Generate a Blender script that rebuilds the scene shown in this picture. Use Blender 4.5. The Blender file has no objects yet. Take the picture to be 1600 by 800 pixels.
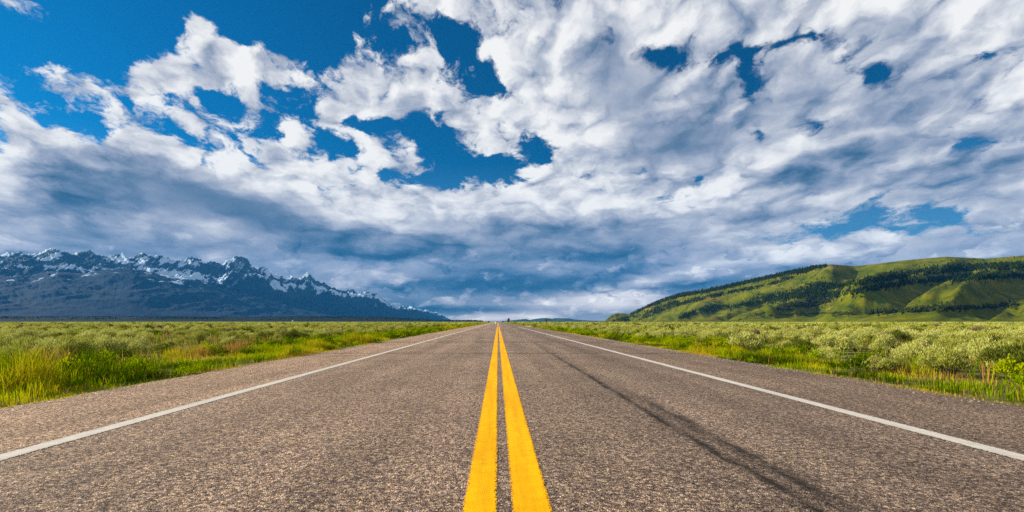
import bpy, math, random
import numpy as np

# ---------------------------------------------------------------- camera, sun, exposure
SC = bpy.context.scene
COL = SC.collection
F = 800.0            # focal length in photo pixels (photo is 1600 wide)
VX, VY = 778.0, 502.5  # vanishing point of the road in the photo
CAMZ = 1.0
EXPO = 0.98
SUN_AZ, SUN_EL = 86.0, 22.0      # degrees to the left of the road direction, elevation

cam_d = bpy.data.cameras.new('camera')
cam = bpy.data.objects.new('camera', cam_d)
COL.objects.link(cam)
cam.location = (0, 0, CAMZ)
cam.rotation_euler = (math.radians(90), 0, 0)
cam_d.sensor_width = 36
cam_d.sensor_fit = 'HORIZONTAL'
cam_d.lens = 36 * F / 1600
cam_d.shift_x = (800 - VX) / 1600
cam_d.shift_y = (VY - 400) / 1600
cam_d.clip_start = 0.1
cam_d.clip_end = 200000
SC.camera = cam

SC.view_settings.view_transform = 'Standard'
SC.view_settings.look = 'None'
SC.view_settings.exposure = EXPO
SC.view_settings.gamma = 1.0
SC.view_settings.use_curve_mapping = False
SC.render.engine = 'CYCLES'
SC.cycles.use_denoising = False
SC.cycles.max_bounces = 6
SC.cycles.diffuse_bounces = 2
SC.cycles.glossy_bounces = 2
SC.cycles.transmission_bounces = 3
SC.cycles.transparent_max_bounces = 12
SC.cycles.volume_bounces = 0
SC.cycles.caustics_reflective = False
SC.cycles.caustics_refractive = False
SC.cycles.sample_clamp_indirect = 6

sun_d = bpy.data.lights.new('sun', 'SUN')
sun_d.energy = 5.0
sun_d.angle = math.radians(0.5)
sun_d.color = (1.0, 0.88, 0.68)
sun = bpy.data.objects.new('sun', sun_d)
COL.objects.link(sun)
_a, _e = math.radians(SUN_AZ), math.radians(SUN_EL)
SUNV = np.array([-math.sin(_a) * math.cos(_e), math.cos(_a) * math.cos(_e), math.sin(_e)])
from mathutils import Vector, Matrix
sun.rotation_euler = Vector(SUNV).to_track_quat('Z', 'Y').to_euler()

# ---------------------------------------------------------------- node helper
class NT:
    def __init__(self, tree):
        self.t = tree; self.n = tree.nodes; self.l = tree.links
    def new(self, kind, **kw):
        nd = self.n.new(kind)
        for k, v in kw.items(): setattr(nd, k, v)
        return nd
    def put(self, sock, v):
        if hasattr(v, 'is_output') or isinstance(v, bpy.types.NodeSocket): self.l.new(v, sock)
        else: sock.default_value = v
    def m(self, op, a, b=None, c=None, clamp=False):
        nd = self.new('ShaderNodeMath', operation=op, use_clamp=clamp)
        self.put(nd.inputs[0], a)
        if b is not None: self.put(nd.inputs[1], b)
        if c is not None: self.put(nd.inputs[2], c)
        return nd.outputs[0]
    def v(self, op, a, b=None, c=None, s=None):
        nd = self.new('ShaderNodeVectorMath', operation=op)
        self.put(nd.inputs[0], a)
        if b is not None: self.put(nd.inputs[1], b)
        if c is not None: self.put(nd.inputs[2], c)
        if s is not None: self.put(nd.inputs['Scale'], s)
        return nd.outputs['Value'] if op in ('LENGTH', 'DOT_PRODUCT', 'DISTANCE') else nd.outputs[0]
    def comb(self, x, y, z=0.0):
        nd = self.new('ShaderNodeCombineXYZ')
        for s, v in zip(nd.inputs, (x, y, z)): self.put(s, v)
        return nd.outputs[0]
    def sep(self, v):
        nd = self.new('ShaderNodeSeparateXYZ'); self.put(nd.inputs[0], v)
        return nd.outputs
    def noise(self, vec, scale, detail=4, rough=.55, dist=0, lac=2.0, color=False):
        nd = self.new('ShaderNodeTexNoise', noise_dimensions='3D')
        self.put(nd.inputs['Vector'], vec); self.put(nd.inputs['Scale'], scale)
        nd.inputs['Detail'].default_value = detail; nd.inputs['Roughness'].default_value = rough
        nd.inputs['Distortion'].default_value = dist; nd.inputs['Lacunarity'].default_value = lac
        return nd.outputs['Color' if color else 0]
    def vor(self, vec, scale, feature='F1', out='Distance', rnd=1.0):
        nd = self.new('ShaderNodeTexVoronoi', feature=feature)
        self.put(nd.inputs['Vector'], vec); self.put(nd.inputs['Scale'], scale)
        nd.inputs['Randomness'].default_value = rnd
        return nd.outputs[out]
    def ramp(self, fac, stops, interp='LINEAR'):
        nd = self.new('ShaderNodeValToRGB'); self.put(nd.inputs[0], fac)
        cr = nd.color_ramp; cr.interpolation = interp
        while len(cr.elements) < len(stops): cr.elements.new(0.5)
        for i, (p, c) in enumerate(stops):
            if not isinstance(c, (tuple, list)): c = (c, c, c)
            cr.elements[i].position = p
        for i, (p, c) in enumerate(stops):
            if not isinstance(c, (tuple, list)): c = (c, c, c)
            cr.elements[i].color = (*c[:3], 1)
        return nd.outputs[0]
    def mix(self, fac, a, b, blend='MIX'):
        nd = self.new('ShaderNodeMix', data_type='RGBA', blend_type=blend)
        self.put(nd.inputs[0], fac)
        for s, v in ((nd.inputs[6], a), (nd.inputs[7], b)):
            if isinstance(v, tuple): v = (*v[:3], 1)
            self.put(s, v)
        return nd.outputs[2]
    def fmix(self, fac, a, b):
        nd = self.new('ShaderNodeMix', data_type='FLOAT')
        self.put(nd.inputs[0], fac); self.put(nd.inputs[2], a); self.put(nd.inputs[3], b)
        return nd.outputs[0]
    def mr(self, x, a, b, c=0., d=1., smooth=False):
        nd = self.new('ShaderNodeMapRange')
        if smooth: nd.interpolation_type = 'SMOOTHSTEP'
        self.put(nd.inputs[0], x)
        for i, q in enumerate((a, b, c, d)): self.put(nd.inputs[i + 1], q)
        return nd.outputs[0]

# ---------------------------------------------------------------- sky
# control fields of the cloud deck, over azimuth and elevation: cover, brightness, softness
def ell(f, X, Y, x, y, rx, ry, val, rot=0, w=1.0, p=1.5):
    c, s = math.cos(math.radians(rot)), math.sin(math.radians(rot))
    u = ((X - x) * c - (Y - y) * s) / rx          # rot > 0 climbs to the right
    v = ((X - x) * s + (Y - y) * c) / ry
    k = w * np.exp(-((u * u + v * v) ** p) * 0.9)
    return f * (1 - k) + val * k

def sky_fields(X, Y):
    C = np.full(X.shape, 0.88) - .42 * np.clip((620 - X) / 200, 0, 1) * np.clip((300 - Y) / 60, 0, 1) - .12 * np.clip((900 - X) / 150, 0, 1) * np.clip((320 - Y) / 60, 0, 1)
    for a in [
        # the open blue
        (370, 10, 250, 60, -1.0, -4), (235, 60, 40, 45, -0.9), (470, 70, 45, 70, -.9, -25), (335, 150, 75, 26, -.55, -18),
        (180, 30, 120, 70, -.6), (60, 60, 60, 40, -.7),
        (445, 140, 26, 26, -.7), (245, 168, 26, 12, -.5, -20), (275, 215, 50, 15, -.75, -28), (345, 250, 34, 12, -.55, -35),
        (520, 226, 34, 18, -.7, -20), (590, 190, 42, 13, -.6, -12), (665, 222, 60, 26, -.95, -8), (700, 270, 80, 27, -.95, 5),
        (790, 262, 55, 20, -.8, 14), (850, 226, 26, 14, -.7, 10), (755, 116, 24, 24, -.95, 35), (705, 62, 24, 34, -.8, 20),
        (628, 62, 22, 12, -.6, -10), (735, 55, 14, 30, -.6, 0), (660, 110, 30, 9, -.1, -20), (765, 160, 20, 9, -.3, 10),
        (1040, 86, 46, 22, -.42, -14), (1137, 84, 44, 14, -.35, 8), (1172, 130, 26, 16, -.35, 40), (1165, 116, 40, 6, -.1, -10), (945, 68, 10, 8, -.5), (935, 100, 9, 8, -.3),
        (1362, 122, 44, 10, -.22, -24), (1385, 150, 10, 24, -.1), (1285, 185, 34, 9, -.4, 22), (1205, 212, 30, 8, -.35, -20),
        (1012, 306, 34, 6, -.4, 0), (1105, 290, 24, 6, -.5, -8), (1345, 292, 34, 5, -.35, 10),
        (1345, 330, 60, 8, -.6, 8), (1300, 362, 120, 17, -.62, 6), (1150, 372, 70, 8, -.35, 4), (1450, 340, 70, 16, -.5, 6),
        (1480, 110, 70, 18, .0, 16), (1560, 220, 60, 14, .0, 14), (1240, 70, 60, 10, .0, 10), (860, 22, 60, 9, .0), (120, 200, 60, 20, -.6, -20),
        (1230, 320, 30, 6, -.2), (1080, 310, 24, 5, -.15),
        # clouds inside it
        (302, 58, 36, 34, .95, -40), (372, 92, 66, 32, 1.25, -18), (436, 108, 36, 30, .95, -30), (412, 36, 12, 5, .30), (500, 22, 16, 6, .1),
        (255, 118, 46, 36, 1.1, -20), (315, 134, 24, 14, .9, -10), (238, 230, 34, 30, .75, -30), (318, 232, 9, 6, .3), (292, 240, 9, 6, .2),
        (650, 248, 42, 14, .75, -10), (706, 212, 9, 12, .3), (775, 275, 44, 7, .45, 8), (735, 285, 20, 8, .35), (725, 80, 12, 20, .3),
        (400, 165, 30, 14, .4), (1370, 355, 24, 6, .35, 10), (1220, 376, 50, 8, .5, 4),
        # storm deck, solid
        (620, 440, 520, 66, 2.0), (330, 325, 190, 54, 2.0, -14), (900, 440, 280, 56, 2.0), (1180, 425, 260, 24, 1.3), (1000, 480, 600, 26, 1.9), (100, 330, 160, 90, 1.8), (700, 335, 240, 26, 1.5),
    ]:
        C = ell(C, X, Y, *a, p=1.15)
    B = 0.88 - 0.38 * np.clip((Y - 330) / 70, 0, 1)
    for a in [
        (1200, 160, 260, 130, .64), (1450, 240, 200, 130, .62), (860, 90, 70, 40, .76), (955, 95, 34, 50, .42, -20), (985, 150, 40, 60, .55, -20),
        (560, 95, 60, 55, .95), (700, 150, 70, 34, .86), (640, 180, 60, 20, .78), (520, 150, 50, 30, .95),
        (850, 150, 60, 60, .90), (790, 80, 40, 30, .96), (880, 215, 70, 40, .97), (960, 250, 60, 50, .85),
        (1050, 225, 75, 26, .30, 12), (1010, 200, 30, 40, .6), (1085, 200, 60, 16, .48, 10), (1150, 195, 70, 14, .40, 22), (1250, 150, 60, 16, .55, 15),
        (1215, 250, 62, 12, .93, 28), (1275, 215, 54, 12, .95, 26), (1240, 268, 80, 13, .26, 18), (1340, 235, 44, 10, .30, 20), (1370, 215, 22, 12, .9),
        (1160, 118, 40, 14, .80), (1100, 90, 60, 18, .78), (1330, 100, 60, 16, .82), (1320, 130, 34, 12, .85, 12),
        (1140, 300, 60, 16, .88, 10), (1040, 285, 70, 14, .74), (1070, 320, 90, 14, .82, 8), (1200, 305, 60, 12, .55, 10), (1180, 340, 90, 10, .42, 5),
        (1340, 305, 50, 12, .75, 10), (1290, 285, 50, 8, .5),
        (440, 250, 110, 50, .96, -15), (400, 215, 60, 24, .95), (560, 270, 70, 24, .86), (445, 240, 24, 10, .6),
        (700, 330, 160, 24, .97, 3), (850, 300, 90, 22, .93, 4), (520, 310, 70, 14, .93), (600, 300, 50, 14, .75), (870, 335, 60, 8, .72, 6),
        (560, 338, 40, 10, .95), (460, 318, 30, 12, .97),
        (230, 240, 24, 30, .97), (230, 262, 60, 10, .72, -4), (250, 130, 40, 30, .9), (265, 200, 30, 10, .7, -20),
        # the storm deck
        (330, 310, 90, 30, .30, -16), (420, 345, 120, 24, .26, -14), (240, 300, 80, 34, .38), (500, 368, 90, 18, .34), (120, 300, 120, 60, .42),
        (228, 342, 22, 8, .92, -5), (335, 358, 60, 8, .80, -6), (270, 350, 60, 7, .62, -8), (230, 375, 26, 7, .68), (310, 385, 130, 14, .50),
        (620, 375, 120, 16, .42), (760, 362, 90, 10, .50), (900, 362, 100, 16, .40), (990, 350, 60, 14, .46),
        (575, 372, 16, 9, .62), (640, 372, 24, 9, .60), (705, 375, 30, 7, .5), (850, 378, 26, 10, .58), (935, 375, 26, 12, .60, 20),
        (610, 398, 55, 11, .16, 6), (535, 397, 22, 8, .20), (720, 392, 40, 9, .26), (830, 395, 60, 9, .26), (960, 398, 70, 14, .22, 6),
        (480, 407, 30, 8, .80), (640, 410, 50, 4, .72), (545, 425, 80, 14, .64, -4), (440, 415, 60, 14, .52), (600, 430, 30, 9, .70),
        (340, 402, 14, 8, .80), (900, 412, 60, 8, .5), (750, 420, 60, 10, .40),
        (760, 442, 90, 14, .12, 2), (690, 448, 70, 10, .18), (880, 445, 90, 10, .10, 4), (960, 432, 70, 12, .14, 12), (1050, 452, 60, 9, .22),
        (640, 455, 60, 10, .44), (700, 466, 90, 7, .42), (830, 468, 90, 6, .44),
        (660, 482, 60, 10, .06), (740, 484, 50, 7, .14), (590, 470, 40, 12, .36),
        (900, 474, 80, 12, .74), (960, 466, 70, 12, .84), (1015, 468, 34, 11, .76), (1010, 490, 60, 5, .44), (880, 492, 50, 6, .42),
        (760, 497, 70, 5, .84), (830, 494, 50, 5, .86), (700, 498, 30, 3, .6),
        (1010, 436, 44, 8, .90, 4), (960, 448, 40, 4, .82), (1070, 425, 44, 9, .80, 4), (1030, 418, 40, 4, .76), (1110, 440, 60, 9, .26, 2),
        (1140, 408, 50, 6, .82), (1200, 425, 50, 8, .46), (1220, 405, 80, 6, .74, 3), (1300, 400, 60, 7, .86, 4), (1350, 405, 50, 6, .6),
        (1130, 425, 30, 5, .66), (1230, 385, 70, 6, .82, 4), (1060, 395, 60, 8, .58), (1180, 395, 40, 4, .4), (1450, 400, 90, 10, .7),
    ]:
        B = ell(B, X, Y, *a)
    S = np.clip((Y - 280) / 200, 0.10, 0.62)
    for a in [(330, 320, 160, 40, .95, -14), (980, 120, 70, 90, .75), (1060, 225, 90, 40, .8), (1300, 200, 160, 120, .45), (600, 385, 120, 26, .35),
              (900, 380, 120, 20, .45), (900, 475, 160, 16, .95), (680, 480, 120, 14, .95)]:
        S = ell(S, X, Y, *a)
    return C, B, S

def build_world():
    w = bpy.data.worlds.new('World'); SC.world = w; w.use_nodes = True
    t = NT(w.node_tree); t.n.clear()
    out = t.new('ShaderNodeOutputWorld'); bg = t.new('ShaderNodeBackground')
    t.l.new(bg.outputs[0], out.inputs[0])
    ST = 0.12
    bg.inputs[1].default_value = ST
    sky = t.new('ShaderNodeTexSky', sky_type='NISHITA')
    sky.sun_disc = False; sky.sun_elevation = _e; sky.sun_rotation = -_a
    sky.air_density = 1.0; sky.dust_density = 0.4; sky.ozone_density = 3.0
    tc = t.new('ShaderNodeTexCoord')
    D = t.v('NORMALIZE', tc.outputs['Generated'])
    x, y, z = t.sep(D)
    az = t.m('ARCTAN2', x, y); el = t.m('ARCSINE', z)
    # coordinates of the cloud deck: converge towards the horizon and flatten there
    ep = t.m('MAXIMUM', el, 0.0)
    qa = t.m('MULTIPLY_ADD', ep, 1.13, .25); qc = t.m('MULTIPLY_ADD', ep, .35, .65)
    P = t.comb(t.m('DIVIDE', az, qc), t.m('DIVIDE', t.m('LOGARITHM', t.m('DIVIDE', qa, qc), math.e),   .647), 0.0)
    # warp of the lookup
    wn = t.noise(P, 9.0, 4, .55, color=True)
    wv = t.v('SUBTRACT', wn, (.5, .5, .5))
    wx, wy, wz = t.sep(wv)
    elf = t.mr(el, 0.0, 0.22, 0.25, 1.0)
    azw = t.m('MULTIPLY_ADD', wx, .075, az)
    elw = t.m('MULTIPLY_ADD', t.m('MULTIPLY', wy, elf), .05, el)
    A0, A1, E1, NR, NCOL = math.radians(-47), math.radians(47), math.radians(33), 30, 63
    u = t.m('DIVIDE', t.m('SUBTRACT', azw, A0), A1 - A0, clamp=True)   # 0..1
    ul = t.m('MULTIPLY', u, 2.0, clamp=True)
    ur = t.m('MULTIPLY_ADD', u, 2.0, -1.0, clamp=True)
    right = t.m('GREATER_THAN', u, .5)
    # rows closer together near the horizon
    el_n = t.m('POWER', t.m('DIVIDE', t.m('MAXIMUM', elw, 0.0), E1, clamp=True), 0.7)
    r_ = t.m('MULTIPLY', el_n, NR - 1)
    acc = None
    for r in range(NR):
        e = E1 * (r / (NR - 1)) ** (1 / 0.7)
        azs = np.linspace(A0, A1, NCOL)
        X = VX + F * np.tan(azs); Y = VY - F * np.tan(e) / np.cos(azs)
        c, b, s = sky_fields(X, Y)
        vals = [((min(c[i], 2) + 1) / 3, b[i], s[i]) for i in range(NCOL)]
        L = t.ramp(ul, [(i / 31, tuple(map(float, vals[i]))) for i in range(32)], 'EASE' if False else 'LINEAR')
        R = t.ramp(ur, [(i / 31, tuple(map(float, vals[min(31 + i, NCOL - 1)]))) for i in range(32)])
        row = t.mix(right, L, R)
        h = t.m('SUBTRACT', 1.0, t.m('ABSOLUTE', t.m('SUBTRACT', r_, float(r))), clamp=True)
        acc = t.v('SCALE', row, s=h) if acc is None else t.v('MULTIPLY_ADD', row, t.comb(h, h, h), acc)
    c_, b_, s_ = t.sep(acc)
    cov = t.m('MULTIPLY_ADD', c_, 3.0, -1.0)
    # cloud body noise and the same a little towards the sun, for relief
    Pw = t.v('ADD', P, t.v('SCALE', wv, s=0.10))
    def rid(vec, scale, det):
        nd = t.new('ShaderNodeTexNoise', noise_dimensions='3D', noise_type='RIDGED_MULTIFRACTAL', normalize=True)
        t.put(nd.inputs['Vector'], vec); nd.inputs['Scale'].default_value = scale; nd.inputs['Detail'].default_value = det
        nd.inputs['Roughness'].default_value = .5; nd.inputs['Offset'].default_value = .9; nd.inputs['Gain'].default_value = 1.2
        return nd.outputs[0]
    n1 = t.noise(Pw, 10.5, 10, .68)
    off = Vector((-.75, .65, 0)) * .035
    Po = t.v('ADD', Pw, tuple(off))
    n1s = t.noise(Pw, 8.5, 6, .55)
    n2 = t.noise(Po, 8.5, 4, .5)
    bil = t.m('SUBTRACT', 1.0, rid(Pw, 8.0, 5))
    hard = t.m('SUBTRACT', 1.0, s_)
    body = t.m('ADD', t.m('MULTIPLY', t.m('SUBTRACT', n1, .5), 3.5), t.m('MULTIPLY', t.m('SUBTRACT', bil, .5), .5))
    d = t.m('ADD', cov, t.m('MULTIPLY', body, t.mr(s_, 0, 1, 1.0, .35)))
    alpha = t.mr(d, -.10, t.mr(s_, 0, 1, .38, .7), 0, 1, smooth=True)
    rel = t.m('SUBTRACT', n1s, n2)
    b_ = t.m('MULTIPLY_ADD', b_, 1.20, -.12)
    br = t.m('ADD', b_, t.m('MULTIPLY', rel, t.m('MULTIPLY', t.mr(s_, 0, 1, 1.6, .10), t.mr(el, .08, .26, .5, 1))))
    br = t.m('ADD', br, t.m('MULTIPLY', t.m('SUBTRACT', bil, .60), t.m('MULTIPLY', t.mr(s_, 0, 1, .36, .0), t.mr(el, .08, .28, .35, 1))))
    br = t.m('ADD', br, t.m('MULTIPLY', t.m('SUBTRACT', t.noise(P, 4.0, 3, .5), .5), t.mr(s_, 0, 1, .65, .22)))
    # lower storeys: banks of cumulus with lit tops under the storm deck
    Q = t.comb(t.m('MULTIPLY', az, 1.0), t.m('MULTIPLY', el, 1.9), 0.0)
    Qw = t.v('ADD', Q, t.v('SCALE', wv, s=.05))
    for sc_, lo, hi, thr, am in ((11.0, .0, .17, .50, .20), (23.0, -.02, .12, .53, .13)):
        a1 = t.noise(Qw, sc_, 6, .55); a2 = t.noise(t.v('ADD', Qw, (-.012, .035 * 11 / sc_, 0)), sc_, 4, .5)
        m1 = t.mr(a1, thr, thr + .035, 0, 1, True)
        band = t.m('MULTIPLY', t.mr(el, lo, lo + .04, 0, 1, True), t.mr(el, hi, hi - .05, 0, 1, True))
        lit = t.m('MULTIPLY_ADD', t.m('SUBTRACT', a1, a2), 2.4, -.04)
        br = t.m('ADD', br, t.m('MULTIPLY', t.m('MULTIPLY', m1, band), t.m('MULTIPLY', lit, am * 3.0)))
    thick = t.mr(d, .5, 2.2, 0, 1)
    br = t.m('SUBTRACT', br, t.m('MULTIPLY', thick, t.m('MULTIPLY', hard, .16)))
    K = 1.0 / (ST * 2 ** EXPO)
    def c(r, g, b):
        f = lambda q: ((q / 255 + .055) / 1.055) ** 2.4 if q > 10 else q / 255 / 12.92
        return (f(r), f(g), f(b))
    ccol = t.ramp(br, [(0, c(36, 82, 116)), (.14, c(62, 100, 134)), (.32, c(106, 130, 158)), (.5, c(150, 162, 184)), (.68, c(188, 194, 206)),
                       (.84, c(224, 226, 230)), (1.0, c(248, 248, 246))])
    low = t.mr(el, .0, .11, 1, 0, True)
    ccol = t.mix(low, ccol, t.v('MULTIPLY', ccol, (1.16, 1.08, 1.0)))
    ccol = t.v('SCALE', ccol, s=K)
    # blue of the open sky
    sk = t.v('MULTIPLY', sky.outputs[0], (.003, .215, .345))
    blue = t.v('SCALE', sk, s=t.mr(az, math.radians(-40), math.radians(35), 1.25, .75))
    veil = t.mr(el, .02, .30, .55, .0)
    blue = t.mix(veil, blue, tuple(v * K for v in c(120, 170, 215)))
    col = t.mix(alpha, blue, ccol)
    t.l.new(col, bg.inputs[0])
build_world()

#@@REST
# ---------------------------------------------------------------- helpers
def srgb(r, g, b):
    f = lambda q: ((q / 255 + .055) / 1.055) ** 2.4 if q > 10 else q / 255 / 12.92
    return (f(r), f(g), f(b))

def tag(o, label=None, cat=None, group=None, kind=None):
    for k, v in (('label', label), ('category', cat), ('group', group), ('kind', kind)):
        if v: o[k] = v
    return o

def mesh_np(name, V, Fq, mat, parent=None, smooth=False, attrs=None, loc=None):
    """V (n,3) floats, Fq (m,3) or (m,4) ints -> one mesh object"""
    V = np.ascontiguousarray(V, dtype=np.float32); Fq = np.ascontiguousarray(Fq, dtype=np.int32)
    me = bpy.data.meshes.new(name)
    me.vertices.add(len(V)); me.vertices.foreach_set('co', V.ravel())
    k = Fq.shape[1]
    me.loops.add(Fq.size); me.loops.foreach_set('vertex_index', Fq.ravel())
    me.polygons.add(len(Fq))
    me.polygons.foreach_set('loop_start', np.arange(0, Fq.size, k, dtype=np.int32))
    me.polygons.foreach_set('loop_total', np.full(len(Fq), k, dtype=np.int32))
    if smooth: me.polygons.foreach_set('use_smooth', np.ones(len(Fq), dtype=bool))
    for an, arr in (attrs or {}).items():
        a = me.attributes.new(an, 'FLOAT', 'POINT'); a.data.foreach_set('value', np.ascontiguousarray(arr, dtype=np.float32))
    me.update(calc_edges=True)
    me.materials.append(mat)
    o = bpy.data.objects.new(name, me); COL.objects.link(o)
    if parent: o.parent = parent
    if loc is not None: o.location = loc
    return o

def empty(name, loc):
    o = bpy.data.objects.new(name, None); COL.objects.link(o); o.location = loc; o.empty_display_size = .2
    return o

def cat(parts):
    """join [(V,F,{attr})] numpy pieces of the same face size"""
    n = 0; Vs = []; Fs = []
    for V, Fq in parts:
        Vs.append(V); Fs.append(Fq + n); n += len(V)
    return np.concatenate(Vs), np.concatenate(Fs)

def box(cx, cy, cz, sx, sy, sz):
    v = np.array([[x, y, z] for x in (-.5, .5) for y in (-.5, .5) for z in (-.5, .5)]) * (sx, sy, sz) + (cx, cy, cz)
    f = np.array([[0, 1, 3, 2], [4, 6, 7, 5], [0, 4, 5, 1], [2, 3, 7, 6], [0, 2, 6, 4], [1, 5, 7, 3]])
    return v, f

def hsh(ix, iy, s):
    h = (ix.astype(np.int64) * 374761393 + iy.astype(np.int64) * 668265263 + s * 1442695041) & 0xffffffff
    h = ((h ^ (h >> 13)) * 1274126177) & 0xffffffff
    return ((h ^ (h >> 16)) & 0xffff) / 65535.0

def vnoise(x, y, s=0):
    ix = np.floor(x); iy = np.floor(y); fx = x - ix; fy = y - iy
    fx = fx * fx * fx * (fx * (fx * 6 - 15) + 10); fy = fy * fy * fy * (fy * (fy * 6 - 15) + 10)
    a = hsh(ix, iy, s); b = hsh(ix + 1, iy, s); c = hsh(ix, iy + 1, s); d = hsh(ix + 1, iy + 1, s)
    return (a + (b - a) * fx) * (1 - fy) + (c + (d - c) * fx) * fy

def fbm(x, y, o=5, s=0, g=.5):
    r = 0; a = 1; t_ = 0
    for i in range(o):
        r = r + a * vnoise(x * 2 ** i + 17.3 * i, y * 2 ** i - 9.1 * i, s + i); t_ += a; a *= g
    return r / t_

def ridged(x, y, o=5, s=0, g=.5):
    r = 0; a = 1; t_ = 0
    for i in range(o):
        r = r + a * (1 - np.abs(2 * vnoise(x * 2 ** i + 5.3 * i, y * 2 ** i + 3.7 * i, s + i) - 1)); t_ += a; a *= g
    return r / t_

def newmat(name):
    m = bpy.data.materials.new(name); m.use_nodes = True
    t = NT(m.node_tree); t.n.clear()
    out = t.new('ShaderNodeOutputMaterial')
    return m, t, out

def bsdf(t, out, col, rough=.85, spec=.3, normal=None):
    b = t.new('ShaderNodeBsdfPrincipled')
    t.put(b.inputs['Base Color'], (*col, 1) if isinstance(col, tuple) else col)
    t.put(b.inputs['Roughness'], rough); b.inputs['Specular IOR Level'].default_value = spec
    if normal is not None: t.l.new(normal, b.inputs['Normal'])
    if out: t.l.new(b.outputs[0], out.inputs[0])
    return b

def bump(t, h, strength, dist):
    b = t.new('ShaderNodeBump'); b.inputs['Strength'].default_value = strength; b.inputs['Distance'].default_value = dist
    t.put(b.inputs['Height'], h); return b.outputs[0]

def plain_mat(name, col, rough=.7, vary=.15, scale=6.0, metal=0):
    m, t, out = newmat(name)
    g = t.new('ShaderNodeTexCoord').outputs['Object']
    n = t.noise(g, scale, 5)
    c = t.mix(n, tuple(q * (1 - vary) for q in col), tuple(min(1, q * (1 + vary)) for q in col))
    b = bsdf(t, out, c, rough); b.inputs['Metallic'].default_value = metal
    return m

def leaf_mat(name, stops, trans=.35, dark=None):
    """foliage: colour from a per-plant tint attribute, thin leaves let light through"""
    m, t, out = newmat(name)
    at = t.new('ShaderNodeAttribute', attribute_name='tint')
    col = t.ramp(at.outputs['Fac'], stops)
    d = t.new('ShaderNodeBsdfDiffuse'); t.l.new(col, d.inputs[0])
    tr = t.new('ShaderNodeBsdfTranslucent'); t.l.new(col, tr.inputs[0])
    mx = t.new('ShaderNodeMixShader'); mx.inputs[0].default_value = trans
    t.l.new(d.outputs[0], mx.inputs[1]); t.l.new(tr.outputs[0], mx.inputs[2]); t.l.new(mx.outputs[0], out.inputs[0])
    return m

RNG = np.random.default_rng(11)

# ---------------------------------------------------------------- ground
def ground():
    m, t, out = newmat('plain_soil_and_grass')
    g = t.new('ShaderNodeNewGeometry').outputs['Position']
    n1 = t.noise(g, .35, 6, .6); n2 = t.noise(g, 2.6, 5, .65); n3 = t.noise(g, .012, 5, .6); n4 = t.noise(g, .09, 6, .7)
    c = t.ramp(n2, [(.3, (.045, .055, .016)), (.5, (.12, .13, .035)), (.7, (.20, .18, .07))])
    c2 = t.ramp(n1, [(.35, (.17, .20, .05)), (.62, (.24, .21, .10))])
    near = t.mix(.45, c, c2)
    far = t.ramp(n4, [(.38, (.15, .18, .03)), (.5, (.27, .28, .06)), (.64, (.36, .33, .09))])
    far = t.mix(t.mr(n3, .4, .65, 0, .6), far, (.20, .26, .07))
    x, y, z = t.sep(g)
    near = t.mix(t.mr(t.m('ABSOLUTE', x), 8.5, 11.5, .8, .35), near, t.ramp(n2, [(.35, (.07, .075, .015)), (.65, (.20, .16, .06))]))
    dist = t.v('LENGTH', g)
    col = t.mix(t.mr(dist, 60, 260), near, far)
    # bare pinkish earth of the turnout
    bx = t.m('ADD', t.m('POWER', t.m('DIVIDE', t.m('SUBTRACT', x, 25.0), 3.4), 2.0), t.m('POWER', t.m('DIVIDE', t.m('SUBTRACT', y, 41.5), 5.2), 2.0))
    bare = t.mr(t.m('ADD', bx, t.m('MULTIPLY', t.m('SUBTRACT', n1, .5), 1.2)), 1.15, .8, 0, 1)
    col = t.mix(bare, col, (.50, .36, .25))
    bsdf(t, out, col, 1.0, 0.0, bump(t, t.noise(g, 9.0, 5, .6), .25, .03))
    xs = np.array([-90000, -20000, -4000, -800, -200, -60, -20, -8, -5.8, 6.2, 9, 20, 60, 200, 800, 4000, 20000, 90000.])
    ys = np.array([-3000, -200, -20, 0, 10, 20, 40, 80, 160, 400, 1000, 3000, 9000, 30000, 90000.])
    X, Y = np.meshgrid(xs, ys); Z = np.full(X.shape, -.03)
    V = np.stack([X, Y, Z], -1).reshape(-1, 3); nx = len(xs)
    Fq = np.array([[j * nx + i, j * nx + i + 1, (j + 1) * nx + i + 1, (j + 1) * nx + i] for j in range(len(ys) - 1) for i in range(nx - 1)])
    tag(mesh_np('ground', V, Fq, m), kind='structure')
ground()

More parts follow.
